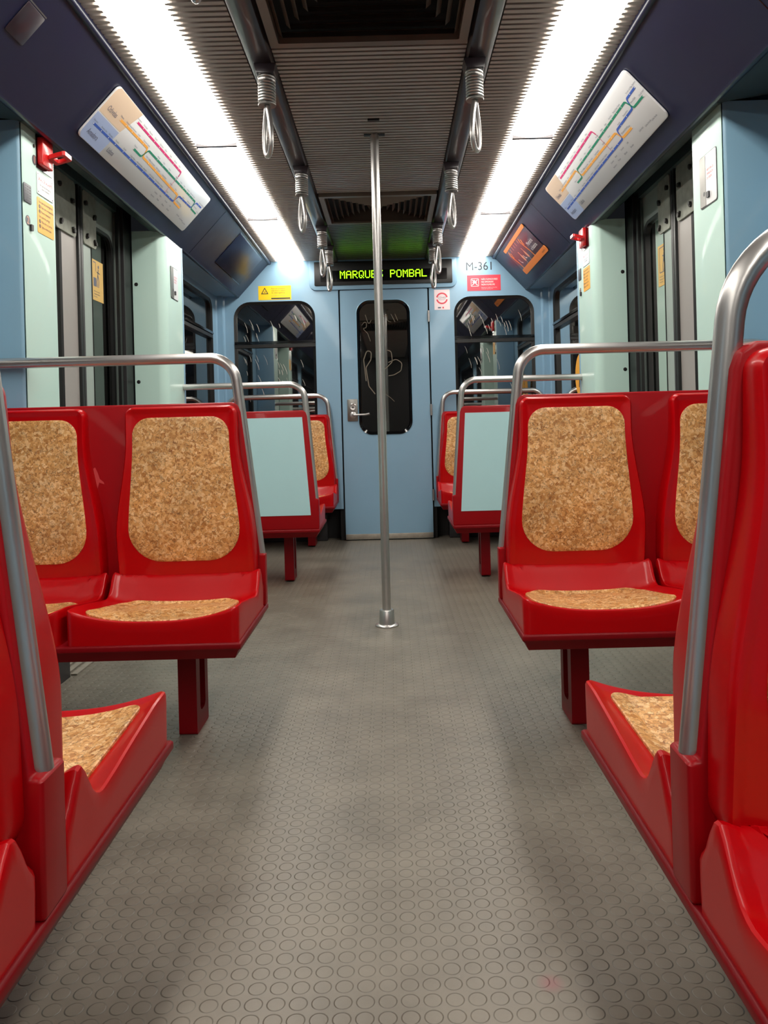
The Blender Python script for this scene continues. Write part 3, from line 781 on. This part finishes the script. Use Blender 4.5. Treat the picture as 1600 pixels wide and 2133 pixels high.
# ------------------------------------------------------------------ door pillars
def arc(cx, cy, r, a0, a1, n=8): return [(cx+r*math.cos(math.radians(a0+(a1-a0)*k/n)), cy+r*math.sin(math.radians(a0+(a1-a0)*k/n))) for k in range(n+1)]
for s, side in ((-1, 'left'), (1, 'right')):
    t = thing('door_pillar', (s*1.2, 2.65, 0), 'mint pillar with blue side face on the %s, nearer side of the doorway' % side, 'pillar', 'pillars flanking the side doors')
    X = 1.125
    mb = MB(); r = .016
    prof = [(1.34, 2.525)] + [(X+r-r*math.cos(math.radians(a)), 2.525+r-r*math.sin(math.radians(a))) for a in (90, 68, 45)]
    prof += [(X+.02, 2.56), (1.34, 2.56)]
    mb.prism([(s*a, b) for a, b in prof], lambda a, b, h: (a, b, h), 0, 1.872, 'bluedeep'); mb.build('blue_side_face', t, smooth=True)
    mb = MB()
    prof = [(X+.004, 2.537), (X, 2.545), (X, 2.772), (X+.008, 2.78), (1.335, 2.78), (1.335, 2.561), (X+.021, 2.561), (X+.010, 2.55)]
    mb.prism([(s*a, b) for a, b in prof], lambda a, b, h: (a, b, h), 0, 1.87, 'mint'); mb.build('mint_cover', t, smooth=True)
    mb = MB(); mb.box(*sorted((s*1.118, s*1.30)), 2.60, 2.785, .0, .10, 'boxdark'); mb.build('plinth', t)
    t = thing('door_pillar', (s*1.17, 4.13, 0), 'mint rounded pillar on the %s, farther side of the doorway' % side, 'pillar', 'pillars flanking the side doors')
    X = 1.08; r = .048
    prof = [(1.245, 3.97)] + [(X+r-r*math.sin(math.radians(a)), 3.97+r-r*math.cos(math.radians(a))) for a in range(0, 91, 10)] + [(X, 4.285), (1.245, 4.285)]
    mb = MB(); mb.prism([(s*a, b) for a, b in prof], lambda a, b, h: (a, b, h), 0, 1.872, 'mint'); mc = mb.build('mint_cover', t, smooth=True)
    mb = MB(); mb.prism([(s*(X-.002), 4.286), (s*1.245, 4.286), (s*1.245, 4.31), (s*(X-.002), 4.31)], lambda a, b, h: (a, b, h), 0, 1.872, 'blue'); mb.build('blue_edge_strip', t, bevel=.003)
    for zz in (1.604, 1.112):
        mb = MB(); yl([(.0095, -.001), (.0095, .0008), (.008, .0015), (.001, .0015)], s*1.227, zz, 'black', mb, 3.97); mb.build('screw_plug', t, smooth=True)

# ------------------------------------------------------------------ sliding side doors
for s, side, dn in ((-1, 'left', 2), (1, 'right', 3)):
    mp = side_map(s)(1.285)
    mb = MB(); mb.box(*sorted((s*1.33, s*1.345)), 2.78, 4.0, 0, 2.14, 'dark')
    for (a, b) in ((2.78, 2.80), (3.86, 3.985)):
        mb.box(*sorted((s*1.25, s*1.33)), a, b, 0, 2.0, 'black')
    mb.box(*sorted((s*1.255, s*1.27)), 3.80, 3.83, 0, 1.95, 'black'); mb.box(*sorted((s*1.245, s*1.265)), 3.845, 3.855, 0, 1.95, 'boxdark')
    mb.box(*sorted((s*1.26, s*1.34)), 2.79, 3.98, 1.925, 2.02, 'soffit')
    dr_ = struct(mb.build('door_%d' % dn), 'sliding double doors in the %s side wall' % side, 'door')
    for (a0, a1, w0, w1, key) in ((2.80, 3.360, 2.90, 3.20, 'leafwarm'), (3.410, 3.86, 3.525, 3.80, 'leaf')):
        mb = MB(); win = rrect(w0, w1, .80, 1.80, .07, 6)
        add_plate(mb, [(a0, .012), (a1, .012), (a1, 1.93), (a0, 1.93)], [win], mp, -.03, 0, key)
        lf = mb.build('door_leaf', dr_)
        mb = MB(); n = len(win); P = [Vector(p) for p in win]; inn = inset(P, .014)
        for i in range(n):
            j = (i+1) % n
            mb.face([mp(*P[i], .004), mp(*P[j], .004), mp(*inn[j], .0), mp(*inn[i], .0)], 'black'); mb.face([mp(*P[i], .004), mp(*P[j], .004), mp(*P[j], -.03), mp(*P[i], -.03)], 'black')
            mb.face([mp(*inn[i], .0), mp(*inn[j], .0), mp(*inn[j], -.02), mp(*inn[i], -.02)], 'black')
        mb.build('window_seal', lf, smooth=True)
        mb = MB(); mb.face([mp(a, b, -.012) for a, b in win], 'sideglass'); mb.build('pane', lf)
    mb = MB(); mb.prism([(3.360, .012), (3.384, .012), (3.384, 1.95), (3.360, 1.95)], mp, -.03, .012, 'black'); mb.prism([(3.387, .012), (3.410, .012), (3.410, 1.95), (3.387, 1.95)], mp, -.03, .012, 'boxdark'); mb.build('rubber_edge', dr_, bevel=.002)
    for (a0, a1) in ((3.14, 3.345), (3.425, 3.575)):
        mb = MB(); mb.prism(rrect(a0, a1, 1.69, 1.925, .018, 3), mp, .001, .009, 'chipped'); pl = mb.build('hanger_plate', dr_, bevel=.001)
        rr = random.Random(a0)
        mb = MB()
        for (fa, fb) in ((.18, .75), (.8, .60), (.2, .15), (.82, .12)):
            ca, cb = a0+(a1-a0)*fa, 1.69+.235*fb
            for q in range(3):
                aa = ca+rr.uniform(-.008, .008); bb = cb+rr.uniform(-.008, .008); rad = rr.uniform(.007, .011)
                mb.prism([(aa+rad*math.cos(2*PI*w/10), bb+rad*math.sin(2*PI*w/10)) for w in range(10)], mp, .009, .016+.002*q, 'rust')
        mb.build('bolts', pl, merge=False)
    # threshold
    t = thing('door_threshold', (s*1.17, 3.37, 0), 'ribbed aluminium threshold strips at the foot of the %s side doors' % side, 'threshold')
    mb = MB()
    for k in range(5):
        xa = 1.10+.036*k; mb.box(*sorted((s*xa, s*(xa+.022))), 2.80, 3.955, .0005, .006, 'kick')
    mb.build('strips', t)

# ------------------------------------------------------------------ signs on the overhead panels
def cov(s, y): return Art((s*CB[0], y, CB[1]), (0, 1 if s < 0 else -1, 0), (-s*(CB[0]-.842), 0, 2.11-CB[1]))
ST = {
 'blue': [(.034, .132, 'Reboleira'), (.105, .132, 'Amadora Este'), (.175, .133, 'Alfornelos'), (.245, .134, 'Pontinha'), (.33, .135, 'Carnide'), (.41, .135, 'Colégio Militar'), (.49, .136, 'Alto dos Moinhos'), (.57, .137, 'Laranjeiras'), (.65, .138, 'Jardim Zoológico'), (.73, .139, 'Praça de Espanha'), (.80, .139, 'S. Sebastião'), (.90, .14, 'Parque'), (.96, .14, ''), (1.09, .176, 'Avenida'), (1.17, .18, 'Restauradores'), (1.30, .22, 'Terreiro do Paço'), (1.355, .22, 'Sta. Apolónia')],
 'yellow': [(.155, .211, 'Odivelas'), (.215, .212, 'Senhor Roubado'), (.28, .213, 'Ameixoeira'), (.345, .214, 'Lumiar'), (.41, .215, 'Quinta das Conchas'), (.56, .178, 'Cidade Universitária'), (.66, .178, 'Entre Campos'), (.75, .177, 'Campo Pequeno'), (.875, .177, 'Saldanha'), (.96, .176, 'Picoas'), (1.14, .139, 'Rato')],
 'green': [(.38, .174, 'Telheiras'), (.60, .215, 'Alvalade'), (.68, .216, 'Roma'), (.76, .216, 'Areeiro'), (.875, .217, 'Alameda'), (.95, .217, 'Arroios'), (1.01, .217, 'Anjos'), (1.07, .218, 'Intendente'), (1.13, .218, 'Martim Moniz'), (1.19, .218, 'Rossio'), (1.355, .178, 'Cais do Sodré')],
 'pink': [(.262, .254, 'Aeroporto'), (.33, .255, 'Encarnação'), (.40, .255, 'Moscavide'), (.47, .256, 'Oriente'), (.54, .256, 'Cabo Ruivo'), (.61, .257, 'Olivais'), (.68, .258, 'Chelas'), (.75, .258, 'Bela Vista'), (.82, .259, 'Olaias')]}
for s, side, y0 in ((-1, 'left', 2.738), (1, 'right', 4.100)):
    A = cov(s, y0); Wd = 1.385
    t = thing('route_map', (s*.95, y0+(-s)*Wd/2, 1.98), 'white transport route map board on the %s overhead panel' % side, 'map', 'route maps above the side doors')
    mb = MB(); A.panel(mb, rrect(0, Wd, .065, .290, .022, 6), .0015, .008, 'maplight'); mb.build('board', t, bevel=.0012)
    mb = MB(); h = .0083
    A.flat(mb, [(.257, .2885), (.212, .178), (.0015, .177), (.0015, .262), (.006, .277), (.022, .2885)], h, 'maptan')
    A.flat(mb, [(.211, .173), (.199, .0665), (.022, .0665), (.006, .078), (.0015, .09), (.0015, .173)], h, 'mapblue')
    h += .0003
    def ln(pts, key, w=.0085): A.line(mb, [(v.x, v.y) for v in fillet([Vector((a, b, 0)) for a, b in pts], .014, 5)], w, h, key)
    ln([(.034, .132), (.60, .137), (1.022, .139), (1.036, .178), (1.242, .181), (1.258, .219), (1.358, .220)], 'lblue')
    ln([(.152, .211), (.466, .217), (.484, .178), (1.012, .176), (1.030, .141), (1.141, .139)], 'lyellow', .0095)
    ln([(.378, .174), (.469, .173), (.487, .214), (1.236, .218), (1.254, .179), (1.357, .178)], 'lgreen')
    ln([(.261, .254), (.872, .259), (.880, .236)], 'lpink')
    A.line(mb, [(.880, .238), (.878, .140)], .0028, h, 'lpink')
    for kx, lst in ST.items():
        for (a, b, nm_) in lst: A.disc(mb, (a, b), .0026, h+.0003, 'white', 8)
    mb.build('line_artwork', t)
    mb = MB(); h += .0004
    for kx, lst in ST.items():
        for (a, b, nm_) in lst:
            if nm_: A.text(mb, nm_, a-.018, b+.009, .0095, h, 'inkgrey')
    A.text(mb, 'Odivelas', .036, .200, .030, h, 'inkgrey', sx=.8); A.text(mb, 'Amadora', .033, .092, .030, h, 'inkgrey', sx=.8); A.text(mb, 'Lisboa', .225, .092, .028, h, 'inkgrey', sx=.85)
    A.text(mb, 'Campo Grande', .497, .189, .0095, h, 'inkgrey'); A.text(mb, 'Marquês de Pombal', 1.045, .152, .0095, h, 'inkgrey'); A.text(mb, 'Baixa-Chiado', 1.262, .196, .0095, h, 'inkgrey')
    for (a, b, nm_) in ((.79, .108, 'Comboio'), (.78, .088, 'Autocarro'), (.86, .112, 'Barco'), (.86, .092, 'Parque'), (.94, .112, 'Terminal'), (.94, .09, 'Bilhetes'), (1.02, .112, 'Loja'), (1.02, .09, 'Elevador'), (1.16, .105, 'Linha Azul'), (1.22, .100, 'Linha Amarela'), (1.285, .096, 'Linha Verde')):
        A.text(mb, nm_, a, b, .0105, h, 'inkgrey')
    mb.build('lettering', t, merge=False)

# orange and black poster on the right
A = cov(1, 5.59)
t = thing('poster', (.95, 5.2, 1.98), 'small orange and black poster on the right overhead panel near the end wall', 'poster')
mb = MB(); A.panel(mb, rrect(.005, .77, .068, .295, .004, 2), .0015, .003, 'pdark'); mb.build('backing', t)
mb = MB()
A.panel(mb, rrect(.0, .765, .272, .297, .010, 4), .003, .006, 'orange'); A.panel(mb, rrect(.012, .79, .064, .108, .016, 4), .003, .006, 'orange'); mb.build('orange_bars', t)
mb = MB(); h = .0035
for x_ in (.075, .15, .215, .28, .345, .42): A.line(mb, [(x_+.005, .272), (x_-.004, .240)], .007, h, 'salmon')
for (x_, w_) in ((.045, .07), (.455, .07)):
    A.line(mb, [(x_+.02, .262), (x_, .235), (x_-.01+w_*.4, .19), (x_+w_*.5, .15), (x_+w_*.55, .108)], .016, h, 'orange'); A.line(mb, [(x_+.05, .245), (x_+.03, .222), (x_+.035, .205)], .014, h, 'orange')
for x_ in (.25, .37):
    A.flat(mb, [(x_-.006, .21), (x_+.006, .21), (x_+.008, .19), (x_+.022, .165), (x_+.024, .135), (x_+.01, .125), (x_-.010, .135), (x_-.014, .165), (x_-.002, .19)], h, 'salmon'); A.line(mb, [(x_+.004, .125), (x_+.004, .108)], .006, h, 'salmon')
A.line(mb, [(.13, .175), (.14, .148), (.165, .135)], .009, h+.0002, 'white'); A.line(mb, [(.285, .17), (.30, .143), (.325, .138)], .009, h+.0002, 'white')
mb.build('artwork', t)
mb = MB(); A.text(mb, 'Memória', .535, .178, .042, h, 'white', sx=1.0); A.text(mb, 'e história', .535, .138, .042, h, 'white', sx=1.0)
A.text(mb, 'exposição', .66, .079, .020, .0063, 'pdark'); mb.build('lettering', t, merge=False)

# hatch in the left overhead panel
A = cov(-1, 4.90)
t = thing('overhead_plate', (-.95, 5.3, 1.98), 'closed rectangular hatch in the left overhead panel near the end wall', 'hatch')
mb = MB(); add_plate(mb, rrect(0, .80, .06, .31, .012, 4), [rrect(.005, .795, .065, .305, .010, 4)], A.p, .0004, .0012, 'blackgloss'); mb.build('edge_gap', t)
mb = MB(); A.panel(mb, rrect(.006, .794, .066, .304, .010, 4), .0004, .003, 'navy'); mb.build('door', t, bevel=.0008)
A = cov(-1, 2.13)  # thin dark rectangle with a steel-coloured line above it, laid on the navy panel
t = thing('overhead_plate', (-.93, 2.18, 1.98), 'small dark rectangle with a bright top edge, upper left corner of the overhead panel', 'hatch')
mb = MB(); A.panel(mb, rrect(0, .10, .14, .24, .006, 3), .0004, .003, 'pdark'); mb.build('dark_plate', t, bevel=.0008)
mb = MB(); A.rect(mb, .0, .10, .243, .247, .003, 'steeldull'); mb.build('bright_edge', t)

# ------------------------------------------------------------------ stickers on the end wall
A = Art((0, D, 0), (1, 0, 0), (0, 0, 1))
t = thing('warning_sticker', (-.81, D, 1.88), 'yellow sticker with black triangle above the left end window', 'sticker')
mb = MB(); A.panel(mb, [(-.934, 1.828), (-.687, 1.828), (-.687, 1.934), (-.934, 1.934)], .0004, .0012, 'yellow'); mb.build('backing', t)
mb = MB(); h = .0016
tri = [(-.886, 1.922), (-.858, 1.872), (-.914, 1.872)]
A.flat(mb, tri, h, 'ink'); A.flat(mb, [(-.886, 1.911), (-.868, 1.878), (-.904, 1.878)], h+.0002, 'yellow'); A.flat(mb, [(-.896, 1.884), (-.880, 1.886), (-.876, 1.893), (-.888, 1.889)], h+.0004, 'ink')
A.rect(mb, -.838, -.695, 1.833, 1.843, h, 'ink'); mb.build('pictogram', t)
mb = MB()
for i, w_ in enumerate(('Para sua proteção', 'este local é objeto', 'de videovigilância')): A.text(mb, w_, -.836, 1.908-.016*i, .0145, h, 'ink')
A.text(mb, 'Lei 35/2004 de 21 de Fevereiro', -.836, 1.857, .009, h, 'inkgrey'); mb.build('lettering', t, merge=False)
t = thing('no_smoking_sticker', (.765, D, 1.91), 'red no-smoking sticker with white lettering above the right end window', 'sticker')
mb = MB(); A.panel(mb, [(.640, 1.856), (.892, 1.856), (.892, 1.974), (.640, 1.974)], .0004, .0012, 'stred'); mb.build('backing', t)
mb = MB()
vs_ = rrect(.668, .727, 1.889, 1.948, .006, 3); vi = rrect(.6705, .7245, 1.8915, 1.9455, .005, 3); add_plate(mb, vs_, [vi], A.p, h-.0001, h, 'white')
A.line(mb, [(.677, 1.898), (.718, 1.939)], .005, h, 'white'); A.line(mb, [(.677, 1.939), (.718, 1.898)], .005, h+.0001, 'white'); A.rect(mb, .680, .712, 1.916, 1.922, h+.0002, 'white'); A.disc(mb, (.694, 1.931), .006, h, 'white', 10)
mb.build('pictogram', t)
mb = MB()
for i, w_ in enumerate(('NÃO FUMADORES', 'NO SMOKERS', 'NON FUMEURS')): A.text(mb, w_, .746, 1.936-.020*i, .0175, h, 'white', sx=.85)
A.text(mb, 'Decreto-Lei nº 226/83 de 27 de Maio', .746, 1.877, .0078, h, 'pink'); A.text(mb, 'A infracção é punida por lei', .746, 1.867, .0078, h, 'pink'); mb.build('lettering', t, merge=False)
t = thing('health_sticker', (.447, D, 1.795), 'white sticker with red ring reading COVID beside the end door', 'sticker')
mb = MB(); A.panel(mb, [(.389, 1.720), (.506, 1.720), (.506, 1.872), (.389, 1.872)], .0004, .0012, 'pink'); mb.build('backing', t)
mb = MB(); cc = (.447, 1.806); A.disc(mb, cc, .044, h, 'stred', 20, .033, math.radians(12), math.radians(168)); A.disc(mb, cc, .044, h, 'stred', 20, .033, math.radians(192), math.radians(348))
A.rect(mb, .415, .438, 1.731, 1.741, h, 'inkgrey'); A.rect(mb, .449, .460, 1.730, 1.742, h, 'stred'); mb.build('pictogram', t)
mb = MB(); A.text(mb, 'COVID', cc[0], 1.804, .020, h, 'inkgrey', 'CENTER'); A.text(mb, 'Protection', cc[0], 1.793, .0105, h, 'inkgrey', 'CENTER'); mb.build('lettering', t, merge=False)
mb = MB(); A.text(mb, 'M-361', .630, 2.012, .088, .001, 'ink', sx=.93)
tag(mb.build('coach_number', merge=False), 'dark coach number M-361 on the end wall above the red sticker', 'lettering')

# ------------------------------------------------------------------ fittings on the pillars
def wallart(s, X): return Art((s*X, 0, 0), (0, 1 if s < 0 else -1, 0), (0, 0, 1))
def fittings(s, X, y0, y1, side, mirror):
    A = wallart(s, X)
    g = 1 if s < 0 else -1
    def R(a, b):        # real-y span -> art x span
        return tuple(sorted((g*a, g*b)))
    Y = lambda f: y0+(y1-y0)*f
    where = 'near left pillar' if s < 0 else 'far right pillar'
    t = thing('emergency_alarm', (s*X, Y(.72), 1.81), 'red pull handle of the emergency alarm at the top of the %s' % where, 'alarm')
    mb = MB(); a, b = R(Y(.42), Y(.92)); A.panel(mb, [(a, 1.755), (b, 1.755), (b, 1.868), (a, 1.868)], .0005, .002, 'blackgloss'); mb.build('back_plate', t)
    a, b = R(Y(.44), Y(.78)); mb = MB(); A.panel(mb, rrect(a, b, 1.765, 1.86, .008, 3), .002, .022, 'alarm'); mb.build('red_housing', t, bevel=.004)
    mb = MB()
    a, b = R(Y(.60), Y(.88))
    P3 = [(a, .022), (b, .022), (b, .075), (a, .075)]
    add_plate(mb, rrect(a, b, .020, .078, .008, 3), [rrect(a+.012, b-.012, .034, .066, .006, 3)], lambda q, w, hh: A.p(q, 1.795+hh+(w-.02)*.25, w), 0, .014, 'alarm')
    mb.build('pull_ring', t)
    t = thing('alarm_plate', (s*X, Y(.68), 1.70), 'white SINAL DE ALARME plate below the red handle on the %s' % where, 'sign')
    a, b = R(Y(.42), Y(.93)); mb = MB(); A.panel(mb, rrect(a, b, 1.668, 1.742, .003, 2), .0005, .0025, 'maplight'); mb.build('plate', t)
    mb = MB(); A.text(mb, 'SINAL DE ALARME', (a+b)/2, 1.715, .0165, .0029, 'stred', 'CENTER', sx=.92*(b-a)/.14); A.text(mb, 'Em caso de emergência', (a+b)/2, 1.699, .009, .0029, 'ink', 'CENTER'); A.text(mb, 'puxe o manípulo', (a+b)/2, 1.688, .009, .0029, 'ink', 'CENTER')
    for qx in (a+.007, b-.007):
        for qz in (1.675, 1.735): A.disc(mb, (qx, qz), .0028, .0029, 'ink', 8)
    mb.build('lettering', t, merge=False)
    t = thing('instruction_sticker', (s*X, Y(.68), 1.60), 'amber instruction sticker on the %s' % where, 'sticker')
    mb = MB(); A.panel(mb, rrect(a, b, 1.538, 1.658, .006, 3), -.0005, .0015, 'amber'); mb.build('backing', t)
    mb = MB(); A.text(mb, 'Em caso de emergência', a+.010, 1.640, .0125, .0018, 'ink', sx=.9)
    for i, (w_, n_) in enumerate((('Fale com o maquinista', '1'), ('Puxe o manípulo', '2'), ('', ''), ('Não abra as portas', '1'), ('Siga as instruções', '2'))):
        if not w_: A.text(mb, 'Em caso de perigo', a+.010, 1.640-.0165*(i+1), .0125, .0018, 'ink', sx=.9); continue
        zz = 1.640-.0165*(i+1); A.disc(mb, (a+.016, zz+.004), .0068, .0017, 'ink', 14); A.text(mb, n_, a+.0135, zz, .011, .002, 'amber'); A.text(mb, w_, a+.028, zz, .0125, .0018, 'ink', sx=.85)
    mb.build('lettering', t, merge=False)
    t = thing('intercom_grille', (s*X, Y(.12), 1.645), 'small grey slotted speaker grille on the %s' % where, 'grille')
    a, b = R(Y(.02), Y(.235)); mb = MB(); A.panel(mb, rrect(a, b, 1.615, 1.676, .004, 2), .0005, .003, 'grillegrey'); mb.build('plate', t, bevel=.0006)
    mb = MB()
    for r_ in range(6):
        for c_ in range(3): qx = a+(b-a)*(.2+.3*c_); A.rect(mb, qx-.005, qx+.005, 1.621+.009*r_, 1.6245+.009*r_, .0033, 'ink')
    mb.build('slots', t)
    for (nn, fy, zz) in (('1', .37, 1.774), ('2', .13, 1.558)):
        t = thing('number_badge', (s*X, Y(fy), zz), ('round badge reading 1 touching the red alarm on the %s' if nn == '1' else 'round badge reading 2 below the speaker grille on the %s') % where, 'badge')
        mb = MB(); c_ = (g*Y(fy), zz); A.panel(mb, [(c_[0]+.0165*math.cos(2*PI*k/20), zz+.0165*math.sin(2*PI*k/20)) for k in range(20)], .0004, .0012, 'grillegrey'); mb.build('disc', t)
        mb = MB(); A.text(mb, nn, c_[0], zz-.011, .034, .0015, 'salmon', 'CENTER'); mb.build('number', t)
    t = thing('key_switch', (s*X, Y(.2), 1.54), 'tiny dark key switch beside the number 2 badge on the %s' % where, 'switch')
    mb = MB(); a, b = R(Y(.17), Y(.235)); A.panel(mb, rrect(a, b, 1.528, 1.548, .002, 2), .0005, .008, 'ink'); mb.build('body', t)
    mb = MB(); c_ = g*Y(.36); A.panel(mb, [(c_+.006*math.cos(2*PI*k/12), 1.82+.006*math.sin(2*PI*k/12)) for k in range(12)], .0004, .002, 'black')
    tag(mb.build('screw_plug'), 'small black screw plug above the number 1 badge on the %s' % where, 'plug')
fittings(-1, 1.125, 2.53, 2.775, 'left', False)
fittings(1, 1.08, 4.28, 4.022, 'right', True)

for (s, X, ya, yb, z0, z1, where) in ((1, 1.125, 2.567, 2.706, 1.570, 1.745, 'near right pillar'), (-1, 1.08, 4.062, 4.200, 1.548, 1.715, 'far left pillar')):
    A = wallart(s, X); g = 1 if s < 0 else -1; a, b = sorted((g*ya, g*yb))
    t = thing('key_lock_box', (s*X, (ya+yb)/2, (z0+z1)/2), 'framed key lock box with steel strip on the %s' % where, 'lock box')
    mb = MB(); A.panel(mb, rrect(a, b, z0, z1, .010, 4), .0005, .002, 'ink'); mb.build('frame', t)
    mb = MB(); A.panel(mb, rrect(a+.003, b-.003, z0+.003, z1-.003, .008, 4), .002, .003, 'maplight'); mb.build('label_face', t)
    mb = MB(); xs = (a+.003, a+.050); A.panel(mb, [(xs[0], z0+.004), (xs[1], z0+.004), (xs[1], z1-.004), (xs[0], z1-.004)], .003, .004, 'steeldull'); mb.build('steel_strip', t)
    mb = MB(); A.disc(mb, (xs[1]-.012, z0+.045), .008, .0043, 'ink', 14); A.panel(mb, rrect(xs[1]+.012, xs[1]+.032, z0+.025, z0+.045, .003, 2), .003, .008, 'ink'); mb.build('lock', t)
    mb = MB()
    for i, w_ in enumerate(('ABERTURA DE', 'EMERGÊNCIA', 'DA PORTA')): A.text(mb, w_, xs[1]+.010, z0+.115-.014*i, .0115, .0034, 'stred', sx=.75)
    mb.build('lettering', t, merge=False)

# stickers on the sliding doors
for (s, ya, yb, lab) in ((-1, 3.557, 3.697, 'faded yellow pictogram sticker on the left side door window'), (1, 3.505, 3.645, 'faded yellow pictogram sticker on the right side door window')):
    A = wallart(s, 1.285+.011); g = 1 if s < 0 else -1; a, b = sorted((g*ya, g*yb))
    t = thing('door_sticker', (s*1.285, (ya+yb)/2, 1.55), lab, 'sticker', 'pictogram stickers on the side doors')
    mb = MB(); A.panel(mb, [(a, 1.466), (b, 1.466), (b, 1.652), (a, 1.652)], .0005, .0012, 'beige'); mb.build('backing', t)
    mb = MB(); h = .0016; c_ = (a+b)/2
    A.disc(mb, (c_+.012, 1.625), .008, h, 'inkgrey', 12)
    A.line(mb, [(c_+.010, 1.615), (c_+.004, 1.585), (c_+.016, 1.56), (c_+.010, 1.53)], .008, h, 'inkgrey'); A.line(mb, [(c_+.004, 1.585), (c_-.006, 1.555), (c_-.004, 1.53)], .007, h, 'inkgrey')
    A.line(mb, [(c_-.01, 1.60), (c_+.03, 1.595)], .005, h, 'inkgrey')
    if s < 0:
        A.rect(mb, a+.018, a+.055, 1.53, 1.57, h, 'inkgrey'); A.line(mb, [(a+.018, 1.64), (a+.05, 1.64), (a+.05, 1.60)], .005, h, 'inkgrey')
    else:
        add_plate(mb, rrect(a+.02, b-.02, 1.525, 1.642, .006, 2), [rrect(a+.024, b-.024, 1.529, 1.638, .004, 2)], A.p, h-.0001, h, 'inkgrey')
    mb.build('pictogram', t)
    mb = MB()
    for i, w_ in enumerate(('Não force a porta', 'Atenção ao fechar', 'das portas')): A.text(mb, w_, a+.02, 1.505-.012*i, .010, h, 'inkgrey')
    mb.build('lettering', t, merge=False)
# round amber sticker on the right side window
A = wallart(1, 1.236)
t = thing('round_sticker', (1.24, 4.93, 1.14), 'round amber priority sticker on the right side window behind the pillar', 'sticker')
mb = MB(); A.panel(mb, [(-4.93+.14*math.cos(2*PI*k/40), 1.14+.14*math.sin(2*PI*k/40)) for k in range(40)], .0005, .002, 'amber'); mb.build('backing', t)
mb = MB(); A.disc(mb, (-4.90, 1.20), .018, .0024, 'ink', 14); A.line(mb, [(-4.90, 1.18), (-4.91, 1.12), (-4.96, 1.11), (-4.97, 1.07)], .02, .0024, 'ink'); mb.build('pictogram', t)

# heater boxes under the end seats
for s, side in ((-1, 'left'), (1, 'right')):
    t = thing('heater_box', (s*.78, D+.06, 0), 'dark grey metal heater box on the floor under the %s end seat' % side, 'heater')
    mb = MB(); mb.box(*sorted((s*.46, s*1.18)), D+.01, D+.14, .002, .20, 'boxdark'); mb.build('casing', t, bevel=.006)
    mb = MB(); mb.box(*sorted((s*.52, s*.66)), D-.002, D+.009, .03, .16, 'dark'); mb.box(*sorted((s*.60, s*.64)), D-.005, D-.001, .045, .052, 'steeldull'); mb.build('cover_plate', t)

# ------------------------------------------------------------------ camera, world, render look
cam = bpy.data.cameras.new('camera'); co = bpy.data.objects.new('camera', cam); COL.objects.link(co)
cam.sensor_fit = 'VERTICAL'; cam.sensor_height = 36; cam.lens = 36*1640/2133
cam.shift_x = -(815-800)/2133; cam.shift_y = -(1066.5-886)/2133
cam.clip_start = .02
roll = math.radians(1.5)
co.rotation_euler = (Matrix.Rotation(PI/2, 4, 'X') @ Matrix.Rotation(-roll, 4, 'Z')).to_euler()
co.location = (.04, 0, .86)
scene.camera = co
w = bpy.data.worlds.new('world'); scene.world = w; w.use_nodes = True
w.node_tree.nodes['Background'].inputs[0].default_value = (.02, .022, .025, 1); w.node_tree.nodes['Background'].inputs[1].default_value = .3
scene.view_settings.view_transform = 'Standard'
scene.view_settings.look = 'None'
scene.view_settings.exposure = 0.12
scene.cycles.use_denoising = True
scene.cycles.max_bounces = 6
scene.cycles.diffuse_bounces = 4
scene.cycles.glossy_bounces = 3
scene.cycles.transparent_max_bounces = 4
scene.cycles.caustics_reflective = False
scene.cycles.caustics_refractive = False
scene.cycles.use_adaptive_sampling = True
scene.cycles.adaptive_threshold = .06
scene.cycles.sample_clamp_indirect = 6
